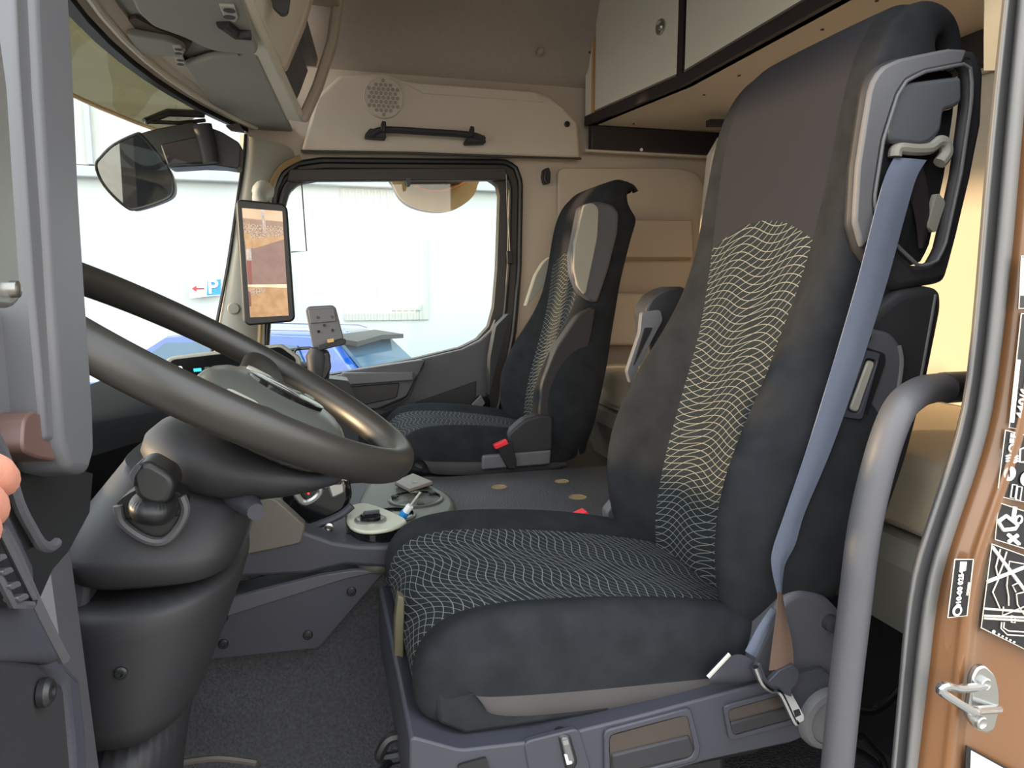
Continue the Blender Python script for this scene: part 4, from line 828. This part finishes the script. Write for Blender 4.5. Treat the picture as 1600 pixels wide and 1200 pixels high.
bpil = struct('wall_body', grid([[at(d - 2, y, Y=.622), at(d + 14, y, Y=.612), at(d + 34, y, Y=.606), at(d + 44, y, Y=.596), at(d + 58, y, Y=.598), at(d + 66, y, Y=.612), at(d + 110, y, Y=.614), Vector((1.15, .615, at(d, y, Y=.6).z)), Vector((1.7, .63, at(d, y, Y=.6).z))] for y, a, b, c, d in pth]), 'paint', sub=2, smooth=180, label='brown metallic painted body pillar behind the driver doorway')
obj('inner_pillar_trim', grid([[at(x0, y, Y=.70), at(x1, y, Y=.66)] for y, x0, x1 in ((-40, 1538, 1572), (0, 1538, 1568), (60, 1537, 1562), (110, 1537, 1556))]), 'stone_plastic', bpil)
obj('pillar_inner_skin', box((1.06, .70, .6), (.44, .04, 3.0)), 'black_plastic', bpil)
gp = thing('grab_pole', 'grey tubular grab pole beside the driver seat at the door pillar', 'handle', at(1300, 1190, Y=.66))
obj('tube', tube([at(1480, 606, Y=.70), at(1455, 607, Y=.69), at(1428, 617, Y=.67), at(1402, 645, Y=.655), at(1375, 720, Y=.65), at(1350, 830, Y=.648), at(1335, 950, Y=.646), at(1320, 1080, Y=.644), at(1298, 1300, Y=.64)], .0178, 16, smooth=5), 'mid_plastic', gp)
obj('end_collar', tube([at(1474, 606, Y=.698), at(1510, 604, Y=.71)], .0195, 16), 'black_plastic', gp)
# striker
st = thing('door_striker', 'shiny steel door striker loop bolted to the brown pillar', 'door latch', at(1540, 1095, Y=.60))
pl = obj('striker_plate', plate([(1520, 1060), (1528, 1044), (1540, 1040), (1556, 1055), (1562, 1080), (1562, 1110), (1555, 1140), (1543, 1147), (1525, 1140), (1512, 1120), (1518, 1090)], .585, .008, r=.008), 'steel', st, bevel=.002)
obj('striker_loop', tube([at(1538, 1072, Y=.585), at(1500, 1076, Y=.57), at(1478, 1072, Y=.56), at(1469, 1079, Y=.558), at(1490, 1094, Y=.558), at(1520, 1112, Y=.56), at(1528, 1110, Y=.565), at(1560, 1108, Y=.585)], .0048, 10, smooth=4), 'chrome', st)
for sx, sy in ((1536, 1067), (1530, 1127)): obj('bolt', lathe(at(sx, sy, Y=.585), (0, -1, 0), [(.0075, -.002), (.0075, .004), (.006, .005), (.003, .003)], 12), 'satin', st)
# stickers
def sticker(px, name, label, Y=.592, border=True):
    t = thing(name, label, 'sticker', at(*px[0], Y=Y), 'black information stickers on the brown pillar')
    o = obj('sticker_film', plate(px, Y, .0012), 'sticker_black', t)
    if border:
        P = PX(px, Y - .0006); n = len(P)
        obj('sticker_border', tube(P + P[:1], .0007, 4), 'cream', t)
    return t
def stroke(pts, r, par, Y=.5905, m='white', nm='print'): return obj(nm, tube(PX(pts, Y), r, 5), m, par, smooth=0)
s1_ = sticker([(1492, 874), (1521, 874), (1511, 962), (1481, 965)], 'approval_sticker', 'narrow black approval sticker with white number beside the door seal', Y=.588)
text('approval_number', '010-00 0254', .0085, at(1500, 920, Y=.5868), (at(1504, 885, Y=.587) - at(1497, 955, Y=.587)), (-1, 0, -.1), 'white', s1_, bold=True)
c0 = at(1495, 954, Y=.5872); obj('approval_circle', lathe(c0, (0, -1, 0), [(.0062, 0), (.0062, .001)], 20), 'white', s1_); obj('circle_core', lathe(c0, (0, -1, 0), [(.0036, .0004), (.0036, .0013)], 16), 'sticker_black', s1_)
obj('white_box', plate([(1501, 878), (1511, 878), (1509, 892), (1500, 892)], .5872, .001), 'white', s1_)
stroke([(1514, 910), (1511, 930)], .0011, s1_, .5872, 'cream')
s2_ = sticker([(1571, 672), (1640, 690), (1635, 792), (1558, 775)], 'heater_sticker', 'black sticker reading OFF with heater symbols', Y=.60)
text('off_text', 'OFF', .0125, at(1583, 692, Y=.5988), (.06, 0, 1), (-1, 0, .06), 'white', s2_, bold=True)
for k in range(3): stroke([(1572 + k * 0, 713 + k * 4), (1578, 711 + k * 4), (1584, 715 + k * 4), (1590, 712 + k * 4)], .0012, s2_, .5988)
obj('on_disc', lathe(at(1577, 740, Y=.5985), (0, -1, 0), [(.0082, 0), (.0082, .001)], 20), 'white', s2_); stroke([(1577, 735), (1577, 745)], .0007, s2_, .5972, 'sticker_black')
obj('on_disc', lathe(at(1603, 748, Y=.5985), (0, -1, 0), [(.0082, 0), (.0082, .001)], 20), 'white', s2_)
stroke([(1600, 700), (1594, 702), (1593, 722), (1600, 722)], .001, s2_, .5985)
for q in ((1582, 757), (1590, 760)): stroke([q, (q[0] + 7, q[1] + 1), (q[0] + 4, q[1] + 22), (q[0] - 3, q[1] + 20), q], .0007, s2_, .5985)
s3_ = sticker([(1560, 785), (1640, 812), (1635, 868), (1555, 843)], 'key_sticker', 'small black sticker with white key and cross symbols', Y=.60)
kk = stroke([(1560, 815), (1572, 806), (1590, 820), (1586, 826), (1568, 828), (1560, 815)], .0022, s3_, .5988)
stroke([(1586, 792), (1583, 812)], .0022, s3_, .5988)
stroke([(1575, 835), (1592, 850)], .0022, s3_, .5988); stroke([(1590, 836), (1575, 847)], .0022, s3_, .5988)
obj('ring_mark', loop_tube([at(1592, 812, Y=.5988) + Vector((.0045 * math.cos(k * math.pi / 6), 0, .0045 * math.sin(k * math.pi / 6))) for k in range(12)], .0012), 'white', s3_)
s4_ = sticker([(1550, 850), (1650, 886), (1645, 1036), (1533, 981)], 'diagram_sticker', 'large black sticker with white crossed-out seat belt diagram', Y=.60)
stroke([(1551, 855), (1604, 926)], .0021, s4_, .5985); stroke([(1543, 909), (1612, 882)], .0021, s4_, .5985)
for pts in ([(1563, 858), (1556, 886), (1560, 905), (1551, 925), (1562, 950)], [(1573, 862), (1566, 885), (1560, 900)], [(1620, 885), (1577, 877), (1573, 915), (1576, 932), (1576, 946)], [(1587, 925), (1582, 915), (1592, 910)], [(1600, 925), (1588, 928), (1590, 945), (1600, 960)], [(1568, 948), (1566, 962), (1600, 948)], [(1565, 972), (1564, 982), (1574, 992), (1610, 994)], [(1569, 972), (1568, 981), (1576, 986), (1610, 988)], [(1580, 962), (1580, 972), (1586, 973), (1586, 964), (1580, 962)]): stroke(pts, .0008, s4_, .5985, 'cream')
for a, b in (((1539, 951), (1605, 956)), ((1538, 962), (1605, 965)), ((1538, 966), (1605, 970))): stroke([a, b], .0014, s4_, .5985, 'cream')
for k in range(5): obj('caption_mark', lathe(at(1560 + k * 6, 991 + k * 3, Y=.5985), (0, -1, 0), [(.0013, 0), (.0013, .001)], 6), 'white', s4_)
obj('caption_dot', lathe(at(1552, 987, Y=.5985), (0, -1, 0), [(.0022, 0), (.0022, .001)], 10), 'white', s4_)
s5_ = sticker([(1596, 490), (1650, 490), (1640, 680), (1577, 668)], 'data_sticker', 'tall black sticker with large white lettering at the frame edge', Y=.60)
stroke([(1591, 562), (1581, 660)], .0022, s5_, .5985)
text('data_value', '440/6', .015, at(1598, 630, Y=.5985), (.10, 0, 1), (-1, 0, .1), 'white', s5_, bold=True)
s6_ = sticker([(1596, 400), (1650, 400), (1645, 482), (1592, 482)], 'white_label', 'pale label above the black stickers at the frame edge', Y=.60)
obj('white_field', plate([(1597, 402), (1650, 402), (1648, 462), (1594, 462)], .5985, .001), 'cream', s6_)
s7_ = sticker([(1510, 1165), (1640, 1235), (1640, 1300), (1504, 1300)], 'document_pouch', 'navy and white document label below the striker', Y=.60, border=False)
obj('paper', plate([(1518, 1173), (1640, 1240), (1640, 1300), (1514, 1300)], .5985, .001), 'white', s7_)
# ================================================================ open driver door (hinge end)
_A = at(150, 600, Y=.52); _B = at(0, 600, Y=.385); _e = Vector((_A.x - _B.x, _A.y - _B.y, 0)).normalized()
dvec = Vector((-_e.y, _e.x, 0)); dvec = dvec if dvec.x < 0 else -dvec
def D(x, y, off=0):
    """point at a pixel on the plane of the opened door, off metres behind its inner face"""
    d = fw + rt * ((x - 800) / F) - upv * ((y - 600) / F)
    return CAM + d * ((_B + dvec * off - CAM).dot(dvec) / d.dot(dvec))
def dplate(px, off, th, r=0): 
    P = [D(x, y, off) for x, y in px]
    return prism(roundpoly(P, r, 4) if r else P, dvec * th)
dr = bpy.data.objects.new('door_2', None); COL.objects.link(dr); dr.location = D(60, 1190); dr['kind'] = 'structure'; dr['label'] = 'open driver door seen from inside at the frame edge'
fr_ = obj('window_frame', dplate([(53, -60), (107, -60), (118, 120), (126, 300), (136, 460), (148, 640), (150, 705), (140, 742), (112, 736), (96, 690), (84, 500), (74, 330), (62, 150), (55, 0)], 0, .03), 'door_grey', dr, bevel=.006, seg=3)
obj('frame_strip', dplate([(20, -60), (51, -60), (58, 150), (70, 330), (80, 500), (92, 690), (72, 688), (64, 600), (50, 440), (38, 260), (27, 100)], .004, .03), 'door_grey', dr, bevel=.003)
obj('frame_groove', dplate([(48, -60), (56, -60), (64, 150), (76, 330), (86, 500), (98, 690), (88, 690), (78, 500), (68, 330), (56, 150)], .014, .02), 'seal_groove', dr)
obj('glass_run', dplate([(10, 40), (22, 48), (27, 140), (38, 300), (50, 470), (40, 480), (24, 300), (14, 150)], .010, .02), 'black_plastic', dr)
obj('frame_foot', dplate([(38, 655), (52, 640), (82, 655), (95, 690), (104, 722), (60, 716), (35, 705)], .006, .02, .006), mat('foot_brown', '#5b4540', .4), dr, bevel=.003)
obj('window_post', dplate([(-120, 470), (30, 480), (60, 500), (78, 640), (60, 715), (20, 690), (-120, 560)], .02, .02), 'door_grey', dr, bevel=.006)
w3 = struct('window_3', prism([D(-160, -60, .03), D(22, -60, .03), D(50, 480, .03), D(-160, 470, .03)], dvec * .004), 'glass', label='driver door window glass at the left edge')
gr = obj('inner_rail', dplate([(-40, 50), (2, 52), (14, 140), (24, 300), (34, 450), (34, 468), (22, 482), (-40, 478)], -.012, .014, .004), 'satin', dr, bevel=.004)
obj('rail_screw', lathe(D(21, 452, -.013), -dvec, [(.004, -.002), (.004, .002), (.002, .003)], 12), 'steel', gr)
obj('door_recess', dplate([(-120, 560), (20, 690), (60, 715), (145, 740), (140, 800), (108, 860), (82, 890), (60, 940), (-120, 900)], .03, .02), 'black_plastic', dr)
hnd = obj('pull_handle_frame', tube([D(x, y, .0) for x, y in ((-60, 600), (0, 700), (28, 785), (50, 828), (64, 850), (78, 855), (88, 848))], .003, 8, smooth=4), 'mid_plastic', dr)
obj('pull_handle', dplate([(-80, 700), (0, 720), (24, 790), (48, 830), (62, 852), (40, 862), (10, 800), (-80, 760)], .004, .02, .004), 'black_plastic', dr, bevel=.003)
arm = obj('armrest', dplate([(-120, 600), (0, 790), (18, 800), (56, 880), (58, 905), (106, 1030), (92, 1036), (-120, 1030)], -.012, .05), 'slate_plastic', dr, bevel=.008, seg=3)
obj('arm_edge', tube([D(x, y, -.012) for x, y in ((0, 828), (20, 862), (54, 940), (84, 1000), (100, 1030))], .003, 8, smooth=4), 'mid_plastic', arm)
pnl = obj('switch_panel', dplate([(-40, 780), (4, 832), (54, 938), (50, 946), (22, 948), (-40, 850)], -.018, .012, .004), 'black_plastic', arm, bevel=.002)
for k, (x, y) in enumerate(((2, 872), (12, 893), (24, 915), (36, 934))):
    obj('window_switch', dplate([(x - 9, y - 1), (x + 7, y - 8), (x + 11, y), (x - 4, y + 7)], -.022, .006, .002), 'mid_plastic', pnl, bevel=.002)
obj('panel_rim', tube([D(x, y, -.019) for x, y in ((-20, 870), (0, 905), (20, 945), (50, 945), (54, 936), (2, 830))], .0018, 6), 'mid_plastic', pnl)
low = obj('lower_panel', dplate([(-120, 1026), (0, 1027), (62, 1036), (101, 1072), (112, 1200), (114, 1300), (-120, 1300)], -.010, .04), 'dark_plastic', dr, bevel=.003)
obj('panel_border', dplate([(62, 1033), (102, 1028), (128, 1056), (138, 1150), (142, 1300), (117, 1300), (114, 1180), (103, 1070)], -.004, .05), 'slate_plastic', dr, bevel=.006, seg=3)
screw(D(68, 1082, -.012), -dvec, .007, low); 
# hand on the door handle
def person_hand():
    S = .36e-3
    V = [D(-183, 823, -.02), D(-138, 791, -.02), D(-97, 771, -.02)]; R = [.028, .024, .026]; E_ = [(0, 1), (1, 2)]
    def chain(root, pts, rad):
        p = root
        for q, r in zip(pts, rad): V.append(q); R.append(r); E_.append((p, len(V) - 1)); p = len(V) - 1
    chain(2, [D(-66, 739, -.016), D(-39, 733, -.014), D(-12, 739, -.016), D(6, 755, -.008)], [.010, .0095, .0092, .008])
    chain(2, [D(-66, 771, -.018), D(-43, 779, -.016), D(-24, 791, -.014), D(-15, 800, -.006)], [.011, .010, .0095, .008])
    chain(2, [D(-70, 803, -.018), D(-52, 815, -.016), D(-37, 827, -.014), D(-28, 835, -.006)], [.011, .010, .0095, .008])
    chain(2, [D(-82, 827, -.016), D(-67, 843, -.014), D(-55, 851, -.012), D(-48, 856, -.006)], [.010, .009, .0085, .007])
    chain(2, [D(-102, 743, -.01), D(-84, 719, .0), D(-66, 711, .008)], [.012, .0105, .009])
    me = bpy.data.meshes.new('hand'); me.from_pydata(V, E_, []); o = bpy.data.objects.new('person', me); COL.objects.link(o)
    me.materials.append(MATS['skin'])
    sk_ = o.modifiers.new('skin', 'SKIN'); sk_.use_smooth_shade = True
    for i, r in enumerate(R): me.skin_vertices[0].data[i].radius = (r, r)
    me.skin_vertices[0].data[0].use_root = True
    sb_ = o.modifiers.new('sub', 'SUBSURF'); sb_.levels = 2; sb_.render_levels = 2
    tag(o, 'hand of a person holding the open driver door, fingertips at the left edge', 'person')
    return o
person_hand()
# ================================================================ outside mirrors and sun shield
fm = thing('front_mirror', 'four-cornered kerb mirror on a dark arm outside the windscreen', 'mirror', at(300, 225, Y=2.42))
mo_ = [(150, 258), (158, 245), (178, 226), (212, 210), (222, 212), (246, 240), (264, 266), (271, 288), (268, 305), (248, 316), (212, 327), (198, 324), (176, 305), (158, 282)]
def M(x, y, o=0): return at(x, y, Y=2.28 + o + (y - 270) * .0012)
Pm = catmull([M(x, y) for x, y in mo_], 3, True)
obj('mirror_glass', prism(Pm, (0, .006, 0)), 'mirror', fm)
obj('mirror_shell', prism([p + Vector((0, .007, 0)) for p in Pm], (0, .05, 0)), 'black_plastic', fm, bevel=.006)
obj('mirror_rim', loop_tube(Pm, .004), 'black_plastic', fm)
arm_ = obj('mirror_arm', plate([(206, 212), (240, 202), (300, 190), (345, 205), (376, 224), (374, 264), (335, 258), (262, 262), (232, 224)], 2.40, .09, r=.012), 'black_plastic', fm, bevel=.01)
obj('arm_joint', tube([at(316, 196, Y=2.385), at(324, 225, Y=2.385), at(330, 255, Y=2.385)], [.028, .026, .024], 14), 'dark_plastic', fm)
obj('arm_insert', plate([(250, 225), (312, 212), (322, 254), (262, 258)], 2.39, .02, r=.006), 'edge_dark', fm, bevel=.004)
km = thing('side_mirror', 'rounded side mirror with painted tan reflection above the passenger window outside', 'mirror', at(680, 282, Y=2.95))
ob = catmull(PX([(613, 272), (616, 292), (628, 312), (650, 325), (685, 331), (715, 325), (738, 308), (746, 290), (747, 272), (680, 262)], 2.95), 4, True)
obj('mirror_glass', prism(ob, (0, .01, 0)), 'tan_reflection', km); obj('mirror_shell', prism([p + Vector((0, .012, 0)) for p in ob], (0, .06, 0)), 'black_plastic', km, bevel=.01)  # mirror face carries its tan reflection as plain surface colour
obj('reflected_bow', tube(PX([(642, 286), (665, 296), (690, 297), (715, 289), (730, 281)], 2.944), .006, 8, smooth=4), mat('bow_reflection', '#d98a4c', .3), km)  # orange part of the reflection, modelled as a coloured tube
obj('mirror_arm', plate([(640, 240), (740, 240), (735, 275), (645, 275)], 2.70, .3), 'black_plastic', km)
ev = thing('exterior_sun_shield', 'tinted outside sun shield above the windscreen', 'sun shield', (-.55, 2.2, 1.45))
EY = [.66 + i * 1.94 / 12 for i in range(13)]
obj('tinted_panel', grid([[Vector((xt(y) - .02, y, 1.535)), Vector((xt(y) - .12, y, 1.50)), Vector((xt(y) - .22, y, 1.435))] for y in EY]), 'visor_glass', ev, smooth=60)
obj('shield_edge', tube([Vector((xt(y) - .22, y, 1.435)) for y in EY], .006, 8), mat('edge_sunlit', '#d9b27a', .4), ev)  # gold tone paints the sunlit lower edge of the shield
obj('shield_bracket', tube([at(318, 178, Y=2.45), at(262, 176, Y=2.40), at(226, 190, Y=2.36)], [.012, .012, .010], 10), 'black_plastic', ev)
obj('bracket_bar', tube([at(226, 190, Y=2.36), at(280, 192, Y=2.40), at(320, 188, Y=2.45)], .006, 8), 'black_plastic', ev)
# ================================================================ outside
GZ = -1.0
gnd = struct('ground', box((0, 10, GZ - .05), (120, 120, .1)), 'asphalt', label='asphalt yard outside the truck')
YB = 12.0
bl = thing('warehouse_building', 'bright white warehouse wall seen through the windows', 'building', (0, YB, GZ))
obj('wall', box((-2, YB + .5, GZ + 4), (44, 1, 8)), 'building', bl)
gz = at(600, 287, Y=YB).z
obj('gutter', box((-2, YB - .08, gz), (44, .16, .16)), 'gutter', bl, bevel=.02)
obj('eaves_board', box((-2, YB - .04, gz + .55), (44, .10, .9)), 'building_rib', bl)
mull = None
for k in range(-14, 12):
    o = box((0, 0, 0), (.07, .08, .9)) if mull is None else mull
    o = obj('mullion', o, 'gutter', bl); mull = o.data; o.location = (k * 1.15 + .3, YB - .12, gz + .55)
x0 = at(535, 400, Y=YB).x; x1 = at(668, 400, Y=YB).x; zt0 = gz - .1; zb0 = at(600, 500, Y=YB).z; rib = None; n = int((x1 - x0) / .1)
obj('reflection_sheet', box(((x0 + x1) / 2, YB - .01, (zt0 + zb0) / 2), (x1 - x0, .04, zt0 - zb0)), 'building_rib', bl)  # sheet and ribs model a reflection as relief on the wall
for k in range(n):
    if rib is None: o = obj('reflection_rib', box((0, 0, 0), (.035, .015, zt0 - zb0)), 'building_rib', bl); rib = o.data
    else: o = bpy.data.objects.new('reflection_rib', rib); COL.objects.link(o); o.parent = bl; o.matrix_parent_inverse = base_inv(bl)
    o.location = (x0 + .05 + k * .1, YB - .035, (zt0 + zb0) / 2)
obj('small_window', box(at(635, 465, Y=YB - .02), (.5, .06, .42)), 'gutter', bl)
sg_ = thing('parking_sign', 'white parking sign with red arrow and blue P on the warehouse wall', 'sign', at(317, 465, Y=YB - .06))
YS_ = YB - .12
obj('board', plate([(295, 438), (345, 434), (345, 461), (296, 466)], YS_, .03), mat('sign_white', '#eef2f2', .5, emit='#eef2f2', estr=.0), sg_)
obj('arrow_shaft', plate([(306, 449.6), (319, 449.4), (319, 452), (306, 452.4)], YS_ - .01, .01), 'red', sg_); obj('arrow_head', plate([(299.5, 451), (307, 446), (307, 456)], YS_ - .01, .01), 'red', sg_)
obj('blue_field', plate([(324, 438), (345, 436), (345, 460), (323, 462)], YS_ - .01, .01), 'blue', sg_)
text('letter_p', 'P', .30, at(332.5, 449, Y=YS_ - .02), (1, 0, 0), (0, 0, 1), 'white', sg_, depth=.004, bold=True)
def car(name, label, center, heading, paint, dark=False):
    h = Vector((heading[0], heading[1], 0)).normalized(); s = Vector((-h.y, h.x, 0)); c = Vector((center[0], center[1], GZ)); U = Vector((0, 0, 1))
    t = thing(name, label, 'car', c, 'cars parked by the warehouse')
    def Q(a, b, z): return c + h * a + s * b + U * z
    body = [(-2.12, .35), (-2.15, .6), (-2.05, .95), (-1.0, .97), (1.0, .95), (1.9, .82), (2.15, .6), (2.12, .3)]
    rows = []
    for f, w in ((-1, 0), (-.97, .05), (0, .08), (.97, .05), (1, 0)): rows.append([Q(a * (1 - .02 * abs(f) ** 4), f * .9, z + (.0 if z < .5 else .02 - .02 * abs(f))) for a, z in body])
    obj('body', grid(rows, closed_u=True, cap=True), paint, t, sub=1, smooth=180)
    gh_ = [(-2.02, .95), (-1.62, 1.38), (-1.35, 1.44), (-.2, 1.47), (.35, 1.42), (1.15, .95)]
    rows = []
    for f in (-1, -.94, 0, .94, 1):
        rows.append([Q(a, f * (.86 - .24 * (z - .95)), z - (.02 if abs(f) == 1 else 0)) for a, z in gh_])
    obj('cabin', grid(rows, closed_u=True, cap=True), paint, t, smooth=50)
    def win(pts, off): return obj('window_pane', prism(pts, off), 'car_glass', t)
    win([Q(-2.0, -.68, 1.0), Q(-2.0, .68, 1.0), Q(-1.66, .60, 1.34), Q(-1.66, -.60, 1.34)], -h * .03 + U * .02)
    for sg in (1, -1):
        y = lambda z: sg * (.868 - .24 * (z - .95))
        win([Q(-1.45, y(1.0), 1.0), Q(-.35, y(1.0), 1.0), Q(-.35, y(1.36), 1.37), Q(-1.25, y(1.34), 1.35)], s * sg * .01)
        win([Q(-.28, y(1.0), 1.0), Q(.85, y(1.0), 1.0), Q(.32, y(1.34), 1.35), Q(-.28, y(1.36), 1.37)], s * sg * .01)
        obj('roof_rail', tube([Q(-1.4, sg * .62, 1.47), Q(-1.3, sg * .62, 1.50), Q(.1, sg * .62, 1.51), Q(.2, sg * .62, 1.46)], .014, 8), 'chrome', t)
        for a in (-1.3, 1.3):
            obj('wheel', lathe(Q(a, sg * .80, .32), s * sg, [(.2, -.1), (.32, -.1), (.33, 0), (.32, .1), (.22, .1), (.2, .07), (.05, .09)], 24), 'tyre', t)
        obj('tail_lamp', prism([Q(-2.14, sg * .55, .72), Q(-2.12, sg * .88, .72), Q(-2.06, sg * .88, .9), Q(-2.08, sg * .55, .9)], -h * .04), 'red', t)
    obj('rear_spoiler', grid([[Q(-1.5, f * .62, 1.44), Q(-1.86, f * .64, 1.42 - .03 * abs(f)), Q(-1.86, f * .64, 1.37 - .03 * abs(f)), Q(-1.55, f * .62, 1.38)] for f in (-1, -.5, 0, .5, 1)], closed_u=True, cap=True), 'car_black', t, smooth=40)
    obj('rear_wiper', tube([Q(-2.03, 0, 1.0), Q(-1.95, .35, 1.08)], .01, 6), 'car_black', t)
    return t
rr_ = at(616, 560, Y=8.0)
hb = Vector((-.88, .47, 0)).normalized()
car('blue_car', 'bright blue hatchback with roof rails parked outside the passenger window', (rr_.x + hb.x * 2.0, rr_.y + hb.y * 2.0), hb, 'car_blue')
r2 = at(705, 560, Y=10.2); car('silver_car', 'dull silver green car partly seen right of the blue hatchback', (r2.x + 1.75, r2.y - .6), Vector((-.9, .4, 0)), 'car_silver')
